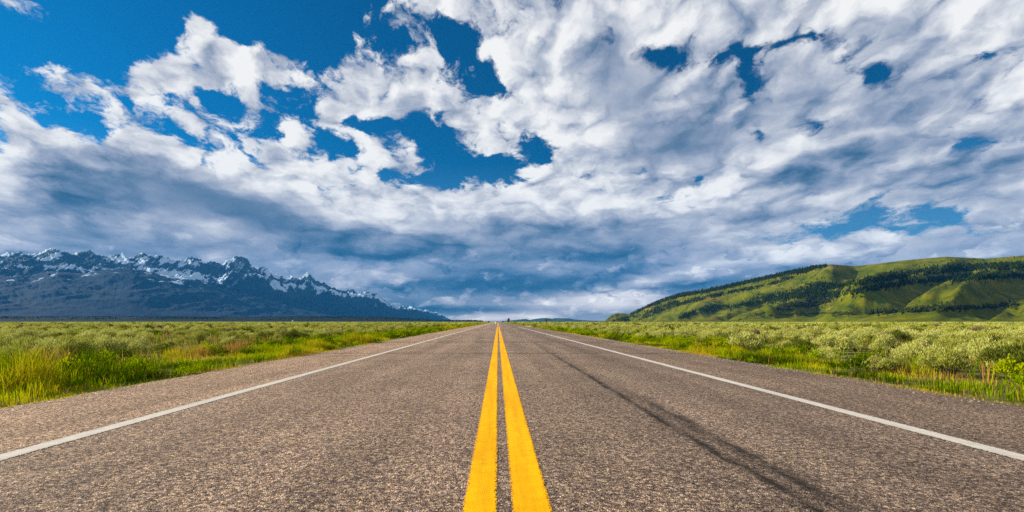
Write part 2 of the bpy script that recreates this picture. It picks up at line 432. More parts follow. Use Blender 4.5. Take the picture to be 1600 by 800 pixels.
# ---------------------------------------------------------------- road
ROADL, ROADR, ROADEND = -5.72, 6.12, 2600.0
CRACKS = [(6.45, .014, .35), (16.2, .17, 1.0), (25.0, .38, 1.0), (38.5, .5, .5), (61.0, 1.4, .7)]
def asphalt(t, g, paintless=True):
    x, y, z = t.sep(g)
    nb = t.noise(g, .55, 5, .6); wheel = t.noise(t.comb(t.m('MULTIPLY', x, 1.6), t.m('MULTIPLY', y, .07)), 1.0, 4, .6)
    vs = t.new('ShaderNodeTexVoronoi', feature='F1'); t.put(vs.inputs['Vector'], g); vs.inputs['Scale'].default_value = 125
    r, gg, b = t.sep(vs.outputs['Color'])
    vs2 = t.new('ShaderNodeTexVoronoi', feature='F1'); t.put(vs2.inputs['Vector'], g); vs2.inputs['Scale'].default_value = 50
    r2, g2, b2 = t.sep(vs2.outputs['Color'])
    rr = t.m('MULTIPLY_ADD', r2, .55, t.m('MULTIPLY', r, .52))
    c = t.ramp(rr, [(.0, (.010, .008, .010)), (.24, (.035, .028, .030)), (.42, (.12, .092, .078)), (.66, (.25, .195, .155)), (.86, (.44, .36, .28)), (1.0, (.72, .62, .48))])
    tint = t.ramp(gg, [(0, (.78, .80, 1.05)), (.35, (1.0, .88, .92)), (.65, (1.06, .98, .84)), (1, (1.18, 1.02, .74))])
    c = t.mix(1.0, c, tint, 'MULTIPLY')
    tone = t.mr(wheel, .3, .7, .74, 1.20)
    c = t.v('SCALE', c, s=tone)
    c = t.v('SCALE', c, s=t.mr(nb, .3, .7, .80, 1.16))
    # shoulders outside the white lines are paler and warmer
    sh = t.m('ADD', t.mr(x, -3.62, -4.0, 0, 1), t.mr(x, 3.85, 4.3, 0, 1), clamp=True)
    c = t.mix(sh, c, t.v('MULTIPLY', c, (1.10, 1.06, 1.0)))
    # wheel tracks
    def band(x0, w, amt):
        dx = t.m('DIVIDE', t.m('SUBTRACT', x, x0), w)
        return t.m('MULTIPLY', t.m('EXPONENT', t.m('MULTIPLY', t.m('MULTIPLY', dx, dx), -1.0)), amt)
    tr = t.m('ADD', t.m('ADD', band(-2.75, .42, .20), band(-1.05, .40, .12)), t.m('ADD', band(2.95, .35, .22), band(1.2, .40, .08)))
    # two dark tyre smears in the right lane
    wob = t.m('MULTIPLY', t.m('SUBTRACT', t.noise(t.comb(t.m('MULTIPLY', x, 3.0), y, 0.0), 1.1, 4, .6), .5), .24)
    xw = t.m('ADD', x, wob)
    def streak(x0, w, y0, y1, amt, ph):
        dx = t.m('DIVIDE', t.m('SUBTRACT', xw, x0), w)
        g_ = t.m('EXPONENT', t.m('MULTIPLY', t.m('MULTIPLY', dx, dx), -1.0))
        a = t.m('MULTIPLY', t.mr(y, y1, y0, 0, 1, True), amt)
        mott = t.mr(t.noise(t.comb(t.m('MULTIPLY', x, 6.0), t.m('MULTIPLY', y, 1.4), ph), 1.3, 5, .6), .33, .58, .35, 1.1)
        return t.m('MULTIPLY', t.m('MULTIPLY', g_, a), mott)
    st = t.m('ADD', streak(1.67, .062, 9, 26, .85, 0.), streak(1.87, .070, 5, 9, .72, 4.), clamp=True)
    st = t.m('ADD', st, streak(1.77, .16, 7, 30, .25, 7.), clamp=True)
    drk = t.m('ADD', tr, st, clamp=True)
    c = t.v('SCALE', c, s=t.m('SUBTRACT', 1.0, t.m('MULTIPLY', drk, .9)))
    cr = None
    yw = t.m('ADD', y, t.m('MULTIPLY', t.m('SUBTRACT', t.noise(t.comb(x, 0.0, 0.0), 1.2, 6, .65), .5), t.m('MULTIPLY', y, .03)))
    for y0, w, a in CRACKS:
        q = t.m('MULTIPLY', t.mr(t.m('ABSOLUTE', t.m('SUBTRACT', yw, y0)), w * .4, w, 1, 0, True), a)
        q = t.m('MULTIPLY', q, t.mr(t.noise(t.comb(x, y0, 3.0), 2.2, 4), .32, .5, .25, 1))
        cr = q if cr is None else t.m('MAXIMUM', cr, q)
    c = t.v('SCALE', c, s=t.m('SUBTRACT', 1.0, t.m('MULTIPLY', cr, .8)))
    c = t.v('MULTIPLY', c, (1.02, .985, .935))
    h = t.m('MULTIPLY', vs.outputs['Distance'], -1.0)
    return c, h, x, y, cr, rr

def road():
    m, t, out = newmat('chip_seal_asphalt')
    g = t.new('ShaderNodeNewGeometry').outputs['Position']
    c, h, x, y, cr, rr = asphalt(t, g)
    bsdf(t, out, c, .88, .25, bump(t, h, .9, .012))
    ys = np.concatenate([np.arange(-12, 60, .25), np.geomspace(60, ROADEND, 120)])
    jag = .09
    L = ROADL + jag * (fbm(ys * .8, ys * 0, 4, 3) - .5) * 2.6; R = ROADR + jag * (fbm(ys * .8, ys * 0 + 9, 4, 5) - .5) * 2.6
    V = np.concatenate([np.stack([L, ys, ys * 0], -1), np.stack([R, ys, ys * 0], -1),
                        np.stack([L - .12, ys, ys * 0 - .06], -1), np.stack([R + .12, ys, ys * 0 - .06], -1)])
    n = len(ys); i = np.arange(n - 1)
    Fq = np.concatenate([np.stack([i, i + n, i + n + 1, i + 1], -1), np.stack([i + 2 * n, i, i + 1, i + 1 + 2 * n], -1),
                         np.stack([i + n, i + 3 * n, i + 3 * n + 1, i + n + 1], -1)])
    tag(mesh_np('road', V, Fq, m), kind='structure')

    def paint(name, x0, x1, y0, y1, col, wear, z=.004):
        m, t, out = newmat(name + '_paint')
        g = t.new('ShaderNodeNewGeometry').outputs['Position']
        x, y, z_ = t.sep(g)
        mid, hw = (x0 + x1) / 2, (x1 - x0) / 2
        ed = t.m('SUBTRACT', hw, t.m('ABSOLUTE', t.m('SUBTRACT', x, mid)))
        chip = t.new('ShaderNodeTexVoronoi', feature='F1'); t.put(chip.inputs['Vector'], g); chip.inputs['Scale'].default_value = 125
        r, gg, b = t.sep(chip.outputs['Color'])
        n = t.noise(g, 40, 4, .7)
        big = t.noise(t.comb(t.m('MULTIPLY', x, 4.0), t.m('MULTIPLY', y, .6)), 1.0, 4)
        k = t.m('ADD', t.m('DIVIDE', ed, .018), t.m('ADD', t.m('MULTIPLY', t.m('SUBTRACT', r, .5), 1.3), t.m('MULTIPLY', t.m('SUBTRACT', n, .5), 1.6)))
        k = t.m('SUBTRACT', k, t.m('MULTIPLY', t.mr(big, .45, .75), wear))
        a = t.mr(k, .15, .5, 0, 1)
        yw = t.m('ADD', y, t.m('MULTIPLY', t.m('SUBTRACT', t.noise(t.comb(x, 0.0, 0.0), 1.2, 6, .65), .5), t.m('MULTIPLY', y, .03)))
        cr = None
        for y_, w, am in CRACKS:
            q = t.m('MULTIPLY', t.mr(t.m('ABSOLUTE', t.m('SUBTRACT', yw, y_)), w * .2, w * .6, 1, 0), am * .8)
            cr = q if cr is None else t.m('MAXIMUM', cr, q)
        dirt = t.noise(t.comb(t.m('MULTIPLY', x, 9.0), t.m('MULTIPLY', y, .35), 2.0), 1.6, 6, .65)
        tone = t.m('MULTIPLY', t.m('MULTIPLY', t.mr(t.noise(g, 9, 6, .7), .3, .7, .84, 1.1), t.mr(dirt, .35, .6, .80, 1.04)), t.mr(r, 0, 1, .95, 1.04))
        c = t.v('SCALE', t.v('ADD', col, (0, 0, 0)), s=tone)
        c = t.v('SCALE', c, s=t.m('SUBTRACT', 1.0, t.m('MULTIPLY', cr, .45)))
        b_ = bsdf(t, None, c, .85, .08, bump(t, t.m('MULTIPLY', chip.outputs['Distance'], -1.0), .25, .006))
        tr = t.new('ShaderNodeBsdfTransparent'); mx = t.new('ShaderNodeMixShader')
        t.l.new(a, mx.inputs[0]); t.l.new(tr.outputs[0], mx.inputs[1]); t.l.new(b_.outputs[0], mx.inputs[2])
        t.l.new(mx.outputs[0], out.inputs[0])
        ys = np.concatenate([np.arange(y0, min(y1, 60), .5), np.geomspace(max(60, y0), y1, 20)])
        xa, xb = x0 + 0 * ys, x1 + 0 * ys
        zz = ys * 0 + z + np.clip(ys - 60, 0, 1e9) * 2e-4 * 0
        V = np.concatenate([np.stack([xa, ys, zz], -1), np.stack([xb, ys, zz], -1)])
        n_ = len(ys); i = np.arange(n_ - 1)
        return V, np.stack([i, i + n_, i + n_ + 1, i + 1], -1), m
    YEL, WHT = (.78, .385, .0), (.50, .47, .43)
    for (nm, x0, x1, y0, y1, c, w) in [
            ('yellow_line', -.190, -.004, -8, 99, YEL, .25), ('yellow_line', .074, .290, -8, 99, YEL, .25),
            ('yellow_line', -.10, .20, 118, 420, YEL, .5),
            ('white_line', -3.74, -3.56, -8, 240, WHT, .5), ('white_line', 3.76, 3.94, -8, 97, WHT, .5)]:
        V, Fq, m = paint(nm, x0, x1, y0, y1, c, w)
        tag(mesh_np(nm, V, Fq, m), kind='structure')
    # gravel side road at the junction on the right
    m, t, out = newmat('pale_gravel')
    g = t.new('ShaderNodeNewGeometry').outputs['Position']
    n = t.noise(g, 1.4, 6, .7)
    bsdf(t, out, t.ramp(n, [(.3, (.40, .32, .25)), (.7, (.62, .52, .42))]), .95, .1, bump(t, n, .5, .03))
    xs = np.linspace(5.9, 70, 40); k = np.exp(-(xs - 5.9) / 2.2)
    lo = 107 - 5.5 * k + (xs - 6) * .04; hi = 114 + 6 * k + (xs - 6) * .04
    V = np.concatenate([np.stack([xs, lo, xs * 0 - .010], -1), np.stack([xs, hi, xs * 0 - .010], -1)]); i = np.arange(39)
    tag(mesh_np('side_road', V, np.stack([i, i + 1, i + 41, i + 40], -1), m), kind='structure')
road()

# ---------------------------------------------------------------- far terrain
def interp(pts, x):
    p = np.array(pts, float); return np.interp(x, p[:, 0], p[:, 1])

MTN = [(-120, 402), (-60, 396), (-20, 404), (20, 392), (50, 398), (80, 388), (110, 396), (140, 392), (165, 401), (190, 396), (205, 402), (214, 397), (222, 395), (226, 394.5), (233, 399), (243, 397.6), (253, 400), (262, 401.5), (269, 406),
       (276, 404), (286, 407.6), (295, 402.5), (304, 401.5), (313, 405), (318, 411), (325, 408.5), (332, 407.6), (341, 411), (347, 413),
       (355, 406), (363, 404), (366, 401), (369, 399), (373, 401), (377.5, 399.5), (388, 407), (395, 415.5), (402, 421), (408, 418), (412.5, 415), (416, 419), (421, 422.5),
       (428, 430), (432.6, 427), (442, 433), (447.5, 435.6), (451, 432), (454.5, 430.4), (459, 433), (465, 435), (472, 433), (476, 428), (481, 424.6), (485, 426.5), (488, 429.5),
       (493, 436), (500, 441), (510, 444), (520, 450), (536, 455), (541, 453), (546.5, 452.5), (555, 453.4), (560, 456), (566, 455), (578, 457), (588.5, 459.5),
       (599, 466.5), (606, 474.4), (618, 479.6), (626, 479), (632, 477.4), (638, 480), (644.5, 479.6), (655, 484), (662, 485.5), (669, 484.4), (681, 488.4), (692, 492.7),
       (704, 499), (713, 502.5)]

def range_mesh(name, outline, x0, x1, dx, Yb, Yc, mat, relief, rows=90, prof=1.25, freq=1.0, seed=1, jag=0.0, attrs_fn=None, back=True, relfn=None, label=None, smooth=False, crest=False):
    px = np.arange(x0, x1 + dx, dx); n = len(px)
    oy = interp(outline, px)
    if jag: oy = oy - jag * (fbm(px * .35, px * 0 + seed, 4, seed + 40, .6) - .5) * 2.6 * np.clip((VY - oy) / 14, 0, 1)
    yc = interp(Yc, px); yb = interp(Yb, px)
    hc = np.maximum(0, (VY - oy) / F * yc + CAMZ)
    kk = int(46 / dx); ker = np.hanning(2 * kk + 1); ker /= ker.sum()
    hs = np.convolve(np.pad(hc, kk, mode='edge'), ker, 'valid') if crest else hc
    t_ = np.linspace(0, 1, rows)[:, None]
    Y = yb + (yc - yb) * t_
    X = (px - VX) / F * Y
    if crest:
        dl = hc - hs
        D = np.interp(px[None, :] - 85 * (1 - t_), px, dl)
        Z = hs * t_ ** prof + D * t_ ** 1.6
    else: Z = hs * t_ ** prof + 0 * Y
    w = np.sin(np.pi * np.clip(t_, 0, 1)) ** .7 * (.25 + .75 * t_ if crest else 1)
    if relfn is not None: Z = Z + relfn(px[None, :] + 0 * t_, t_ + 0 * px[None, :], X, Y, hc)
    else:
        q = hc.max()
        Z = Z + w * relief * np.minimum(1, hc / (.35 * q)) * (ridged(X / 1000 * freq, Y / 1400 * freq, 6, seed, .55) - .62) * 1.6
    Z = np.maximum(Z, -.5)
    # sight line: nothing in front may rise over the drawn crest
    lim = CAMZ + (hc - CAMZ) / yc * Y * (1 - .02 * (1 - t_))
    Z = np.minimum(Z, np.maximum(lim, -.5))
    tt = t_ + 0 * X
    if back:
        for k, (f1, f2) in enumerate(((.05, .93), (.2, .6), (.5, .0))):
            Yk = yc + (yc - yb) * f1
            X = np.vstack([X, ((px - VX) / F * Yk)[None]]); Y = np.vstack([Y, Yk[None]]); Z = np.vstack([Z, (hc * f2)[None] - .5])
            tt = np.vstack([tt, np.full((1, n), 1 - f1)])
    R = X.shape[0]
    V = np.stack([X, Y, Z], -1).reshape(-1, 3)
    i, j = np.meshgrid(np.arange(n - 1), np.arange(R - 1)); a = (j * n + i).ravel()
    Fq = np.stack([a, a + 1, a + n + 1, a + n], -1)
    at = {'rise': tt.ravel()}
    if crest == 2: at['rise'] = tt.ravel() * .25
    if attrs_fn: at.update(attrs_fn(px, X, Y, Z, tt, hc))
    o = mesh_np(name, V, Fq, mat, smooth=smooth, attrs=at)
    tag(o, kind='structure')
    return o, px, X, Y, Z

def rock_mat():
    m, t, out = newmat('mountain_rock_snow')
    geo = t.new('ShaderNodeNewGeometry'); g = geo.outputs['Position']
    gs = t.v('SCALE', g, s=.001)
    rise = t.new('ShaderNodeAttribute', attribute_name='rise').outputs['Fac']
    snow = t.new('ShaderNodeAttribute', attribute_name='snow').outputs['Fac']
    nz = t.sep(geo.outputs['Normal'])[2]
    n = t.noise(gs, 2.4, 7, .58)
    # gullies run down the faces
    n2 = t.noise(t.v('MULTIPLY', gs, (4.5, 1.5, .9)), 1.6, 7, .62)
    k = t.m('ADD', snow, t.m('ADD', t.m('MULTIPLY', t.m('SUBTRACT', n, .5), 2.0), t.m('MULTIPLY', t.m('SUBTRACT', n2, .5), 2.4)))
    sm = t.mr(k, .50, .62)
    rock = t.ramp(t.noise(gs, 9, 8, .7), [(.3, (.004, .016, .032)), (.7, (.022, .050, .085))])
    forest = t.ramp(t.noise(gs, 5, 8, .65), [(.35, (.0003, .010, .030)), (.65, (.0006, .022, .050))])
    c = t.mix(t.mr(t.m('ADD', rise, t.m('MULTIPLY', t.m('SUBTRACT', n, .5), .6)), .52, .80), forest, rock)  # distance haze painted in: dark blue forest below, paler blue rock above
    c = t.mix(sm, c, (.38, .50, .63))  # blue of the shaded side is put into the snow colour
    bsdf(t, out, c, .95, .1)
    return m

def mountains():
    rm = rock_mat()
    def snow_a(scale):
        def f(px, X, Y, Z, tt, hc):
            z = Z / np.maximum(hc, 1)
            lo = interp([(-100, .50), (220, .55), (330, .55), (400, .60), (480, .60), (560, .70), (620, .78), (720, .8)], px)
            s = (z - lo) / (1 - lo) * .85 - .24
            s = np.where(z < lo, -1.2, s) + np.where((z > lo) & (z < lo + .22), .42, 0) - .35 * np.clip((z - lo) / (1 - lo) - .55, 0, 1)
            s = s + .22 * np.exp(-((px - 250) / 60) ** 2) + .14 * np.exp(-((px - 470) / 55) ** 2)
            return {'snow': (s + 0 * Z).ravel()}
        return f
    line = lambda s_, c_: [(p, c_ / (s_ + (VX - p) / F)) for p in range(-210, 730, 10)]   # a straight foot or crest line in plan
    Yc = line(1.4615, 29146)
    Yb = line(.8416, 15083)
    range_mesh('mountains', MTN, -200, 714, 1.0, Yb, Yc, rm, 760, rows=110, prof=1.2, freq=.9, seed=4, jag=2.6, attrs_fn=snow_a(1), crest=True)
    def snow_b(px, X, Y, Z, tt, hc):
        z = Z / np.maximum(hc, 1)
        s = np.where(z > .80, .15, -1.4) + .35 * np.exp(-((px - 255) / 40) ** 2) - .012 * np.clip(px - 300, 0, 200)
        return {'snow': (s + 0 * Z).ravel()}
    FR = [(-200, 442), (-100, 436), (-20, 428), (30, 433), (80, 424), (130, 427), (180, 419), (205, 420), (226, 423), (262, 431), (300, 437), (340, 449), (400, 463), (450, 477), (500, 489), (540, 496), (600, 500), (640, 502.5)]
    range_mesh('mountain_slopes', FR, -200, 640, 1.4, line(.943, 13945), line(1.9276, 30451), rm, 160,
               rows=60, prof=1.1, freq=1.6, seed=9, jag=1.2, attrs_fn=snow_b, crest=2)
    # low wooded bench under the mountains
    m, t, out = newmat('wooded_bench')
    g = t.new('ShaderNodeNewGeometry').outputs['Position']
    n = t.noise(t.v('SCALE', g, s=.002), 4, 7, .65)
    bsdf(t, out, t.ramp(n, [(.35, (.001, .006, .006)), (.6, (.004, .016, .012)), (.72, (.014, .036, .014))]), 1, .05)
    BN = [(-200, 494), (100, 495), (220, 494.5), (300, 495.5), (380, 495.8), (440, 495), (470, 494.2), (520, 494.6), (600, 495.5), (640, 498), (668, 499.5), (676, 501.5),
          (690, 501.2), (712, 500.8), (740, 500.6), (750, 501.6), (760, 502.6)]
    range_mesh('foothills', BN, -200, 760, 1.6, [(-200, 3600), (760, 4600)], [(-200, 4800), (760, 6500)], m, 6, rows=24, prof=.8, freq=2, seed=21, jag=.8)
    # blue hills straight ahead
    m, t, out = newmat('distant_blue_hills')
    g = t.new('ShaderNodeNewGeometry').outputs['Position']
    n = t.noise(t.v('SCALE', g, s=.0006), 4, 6, .6)
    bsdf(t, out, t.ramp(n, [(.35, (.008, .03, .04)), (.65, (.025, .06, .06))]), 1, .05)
    DH = [(776, 503), (784, 502.3), (792.5, 501), (805, 500), (817.5, 498.5), (822.5, 498.5), (827.5, 500), (836, 498.2), (846, 497), (857.5, 497), (862, 498.2), (867.5, 497), (877.5, 497.3), (889, 497.2),
          (897.5, 499), (907.5, 500), (925, 501), (945, 501.6), (980, 501.4), (1010, 502.6)]
    range_mesh('distant_hills', DH, 776, 1010, .8, [(776, 12000), (1010, 12000)], [(776, 15000), (1010, 15000)], m, 35, rows=30, prof=1, freq=1, seed=31, jag=.4)
mountains()

# right hand hill -------------------------------------------------
HILL = [(940, 502.6), (946, 500.5), (950, 496), (956, 492), (962, 489.6), (970, 489), (978, 490.2), (983, 490), (990, 486.5), (1000, 482.5), (1010, 477), (1030, 469.5), (1050, 462.5), (1065, 458), (1080, 456.5),
        (1100, 452), (1140, 444), (1170, 437), (1200, 431), (1230, 425), (1260, 418.5), (1285, 414), (1300, 413), (1320, 414.6), (1335, 415.6), (1350, 414.5), (1379, 411), (1420, 406), (1480, 401), (1540, 404), (1640, 396), (1760, 398)]
HYB = [(940, 4300), (1100, 2900), (1379, 1700), (1760, 1100)]
HYC = [(940, 5200), (1100, 4300), (1379, 3200), (1760, 2500)]
# wooded draws: polyline (x, y, half width) in photo pixels of the feet, density
BANDS = [
    ([(985, 491, 2), (1010, 479, 3), (1040, 467, 4), (1070, 459, 4), (1100, 455, 3), (1140, 446, 3), (1190, 435, 3), (1240, 424, 3.4), (1272, 417.5, 3), (1292, 415, 1.5)], 2.8),
    ([(976, 500, 2.5), (1000, 493, 5), (1030, 480, 5), (1060, 470, 4)], 2.0),
    ([(1020, 488, 3), (1060, 475, 3.5), (1100, 464, 4), (1140, 456, 3), (1170, 451, 3), (1200, 444, 3), (1230, 434, 4), (1250, 426, 3), (1270, 420, 2)], 1.9),
    ([(1000, 498, 1.5), (1020, 491, 2), (1045, 482, 2), (1075, 470, 2)], 1.5),
    ([(1060, 496, 3), (1080, 488, 4), (1110, 480, 5), (1150, 477, 6), (1190, 467, 6), (1215, 463, 7), (1240, 457, 7), (1262, 450, 8), (1285, 446, 8), (1310, 447, 4), (1340, 442, 4), (1379, 435, 5), (1440, 424, 6), (1500, 418, 6), (1600, 414, 6), (1740, 410, 5)], 1.2),
    ([(1200, 470, 6), (1230, 466, 5), (1270, 456, 6), (1290, 454, 5)], 1.2),
    ([(1260, 470, 5), (1290, 462, 6), (1320, 458, 6), (1350, 452, 5), (1379, 446, 5), (1450, 437, 4), (1490, 434, 6), (1570, 431, 3), (1640, 429, 6), (1740, 426, 5)], 1.1),
    ([(1215, 480, 5), (1245, 477, 6), (1275, 471, 7), (1300, 466, 5)], 1.2),
    ([(1065, 495, 2), (1090, 489, 2.5), (1120, 484, 2)], .8),
    ([(1128, 501, 1.8), (1150, 500, 2.2), (1165, 497, 2), (1180, 492, 3), (1195, 488, 3)], .9),
    ([(1195, 492, 2), (1225, 491, 1.6), (1260, 489, 2), (1300, 488.5, 2), (1335, 487.5, 2)], .8),
    ([(1300, 493, 2), (1320, 490.5, 2.5), (1340, 489.5, 2)], .9),
    ([(1355, 488, 2), (1379, 486.5, 3), (1430, 485, 2), (1470, 482, 4), (1510, 481, 2), (1590, 476, 3)], .9),
    ([(1295, 415.5, .8), (1310, 415.8, .8)], .6),
    ([(947, 501, 1.2), (955, 495, 1.8), (966, 491.5, 2), (980, 492.5, 2)], 1.3),
    ([(956, 500.5, 1.5), (972, 497, 2), (990, 492, 2)], 1.3),
]
def hill_relief(px, t_, X, Y, hc):
    yb = VY - (VY - interp(HILL, px)) * t_      # where this point roughly shows
    dep = 0
    for pts, dn in BANDS[1:]:
        p = np.array(pts, float)
        yy = np.interp(px, p[:, 0], p[:, 1]); ww = np.interp(px, p[:, 0], p[:, 2])
        fx = np.clip((px - p[0, 0] + 16) / 16, 0, 1) * np.clip((p[-1, 0] + 16 - px) / 16, 0, 1)
        dep = dep + fx * np.exp(-((yb - yy - 1) / (ww * 1.3 + 1.5)) ** 2) * (20 + 4.4 * ww)
    cf = (yb + .52 * px) / 25
    bulge = (fbm(cf, px / 190, 2, 77, .45) - .5) * 255 + (fbm(px / 34 + 3, yb / 13, 3, 88) - .5) * 26
    env = np.clip(t_ * 5, 0, 1) * np.clip((1 - t_) * 7, 0, 1) * np.clip(hc / 140, .12, 1)
    z0 = hc * t_ ** 1.12 - hc * t_ ** HPROF
    return z0 + env * (bulge - dep)
HPROF = 1.12
def hill_mat():
    m, t, out = newmat('hill_grass')
    g = t.new('ShaderNodeNewGeometry').outputs['Position']
    gs = t.v('SCALE', g, s=.01)
    dry = t.new('ShaderNodeAttribute', attribute_name='dry').outputs['Fac']
    n = t.noise(gs, 1.2, 7, .65); n2 = t.noise(gs, 8.0, 6, .7)
    n3 = t.noise(t.v('MULTIPLY', gs, (.5, .2, .3)), 1.2, 4, .6)
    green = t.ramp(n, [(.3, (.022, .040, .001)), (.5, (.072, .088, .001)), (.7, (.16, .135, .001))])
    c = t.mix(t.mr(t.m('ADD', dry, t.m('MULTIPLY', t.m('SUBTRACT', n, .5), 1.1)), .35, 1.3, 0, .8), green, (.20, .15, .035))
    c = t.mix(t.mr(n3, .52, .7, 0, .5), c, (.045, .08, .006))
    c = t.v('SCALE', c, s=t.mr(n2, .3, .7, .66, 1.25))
    bsdf(t, out, c, .95, .05, bump(t, n2, .6, 3))
    return m
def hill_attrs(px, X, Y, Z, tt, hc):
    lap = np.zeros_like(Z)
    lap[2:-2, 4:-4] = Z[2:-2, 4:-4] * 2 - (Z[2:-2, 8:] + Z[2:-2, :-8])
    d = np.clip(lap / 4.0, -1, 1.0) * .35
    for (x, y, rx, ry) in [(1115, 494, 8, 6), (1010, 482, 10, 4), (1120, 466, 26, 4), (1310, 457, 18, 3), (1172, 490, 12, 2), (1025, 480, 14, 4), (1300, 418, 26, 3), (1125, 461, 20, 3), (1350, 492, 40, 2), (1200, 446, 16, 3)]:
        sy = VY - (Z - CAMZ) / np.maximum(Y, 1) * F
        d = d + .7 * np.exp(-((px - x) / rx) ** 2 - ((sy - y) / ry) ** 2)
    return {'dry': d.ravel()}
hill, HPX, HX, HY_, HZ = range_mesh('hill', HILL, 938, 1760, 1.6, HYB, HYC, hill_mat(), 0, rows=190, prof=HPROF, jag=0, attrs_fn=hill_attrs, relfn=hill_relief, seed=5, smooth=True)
HSY = VY - (HZ - CAMZ) / HY_ * F
def hill_at(px, py):
    i = int(np.clip((px - HPX[0]) / 1.6, 0, len(HPX) - 1))
    col = HSY[:190, i]; k = np.where(col <= py)[0]
    k = int(k[0]) if len(k) else 189
    if k == 0: k = 1
    a = 0 if col[k - 1] == col[k] else np.clip((col[k - 1] - py) / (col[k - 1] - col[k]), 0, 1)
    f = lambda A: A[k - 1, i] * (1 - a) + A[k, i] * a
    return ((px - VX) / F * f(HY_), f(HY_), f(HZ))

# ---------------------------------------------------------------- trees
def conifer_np(rng, h, r, tiers=5, sides=7, lean=(0, 0)):
    """crown of drooping ragged tiers"""
    V = []; Fq = []
    for k in range(tiers):
        z0 = h * (.12 + .80 * k / tiers); z1 = min(h, z0 + h * (.36 - .02 * k)); rr = r * (1 - k / tiers) ** .8 * rng.uniform(.8, 1.15) + .06 * r
        b = len(V)
        V.append((lean[0] * z1 / h, lean[1] * z1 / h, z1))
        for i in range(sides * 2):
            a = math.pi * i / sides + rng.uniform(-.15, .15); q = rr * (1 if i % 2 == 0 else .55) * rng.uniform(.8, 1.2)
            V.append((math.cos(a) * q + lean[0] * z0 / h, math.sin(a) * q + lean[1] * z0 / h, z0 - (0 if i % 2 else .04 * h) + rng.uniform(-.02, .02) * h))
        for i in range(sides * 2): Fq.append((b, b + 1 + i, b + 1 + (i + 1) % (sides * 2)))
    return np.array(V), np.array(Fq)

def round_np(rng, h, r):
    """loose broadleaf crown of leaf clumps"""
    V = []; Fq = []
    for k in range(46):
        a = rng.uniform(0, 6.28); z = rng.uniform(.22, 1); q = r * math.sqrt(max(0, 1 - ((z - .6) / .45) ** 2)) * rng.uniform(.3, 1)
        c = np.array([math.cos(a) * q, math.sin(a) * q, z * h]); s = r * .42
        for _ in range(2):
            d = rng.normal(size=(3, 3)) * s * .7; b = len(V); V += [tuple(c + d[0]), tuple(c + d[1]), tuple(c + d[2])]; Fq.append((b, b + 1, b + 2))
    return np.array(V), np.array(Fq)

def trunk_np(h, r, sides=6):
    a = np.arange(sides) / sides * 2 * np.pi
    V = np.concatenate([np.stack([np.cos(a) * r, np.sin(a) * r, a * 0 - .3], -1), np.stack([np.cos(a) * r * .3, np.sin(a) * r * .3, a * 0 + h], -1)])
    i = np.arange(sides); j = (i + 1) % sides
    return V, np.concatenate([np.stack([i, j, j + sides], -1), np.stack([i, j + sides, i + sides], -1)])

CONIFER = leaf_mat('conifer_needles', [(0, (.004, .008, .001)), (.5, (.009, .018, .001)), (1, (.03, .05, .003))], .1)
ASPEN = leaf_mat('aspen_leaves', [(0, (.03, .045, .006)), (.6, (.07, .09, .016)), (1, (.16, .15, .07))], .3)
BARK = plain_mat('bark', (.06, .045, .035), .9, .3, 3)

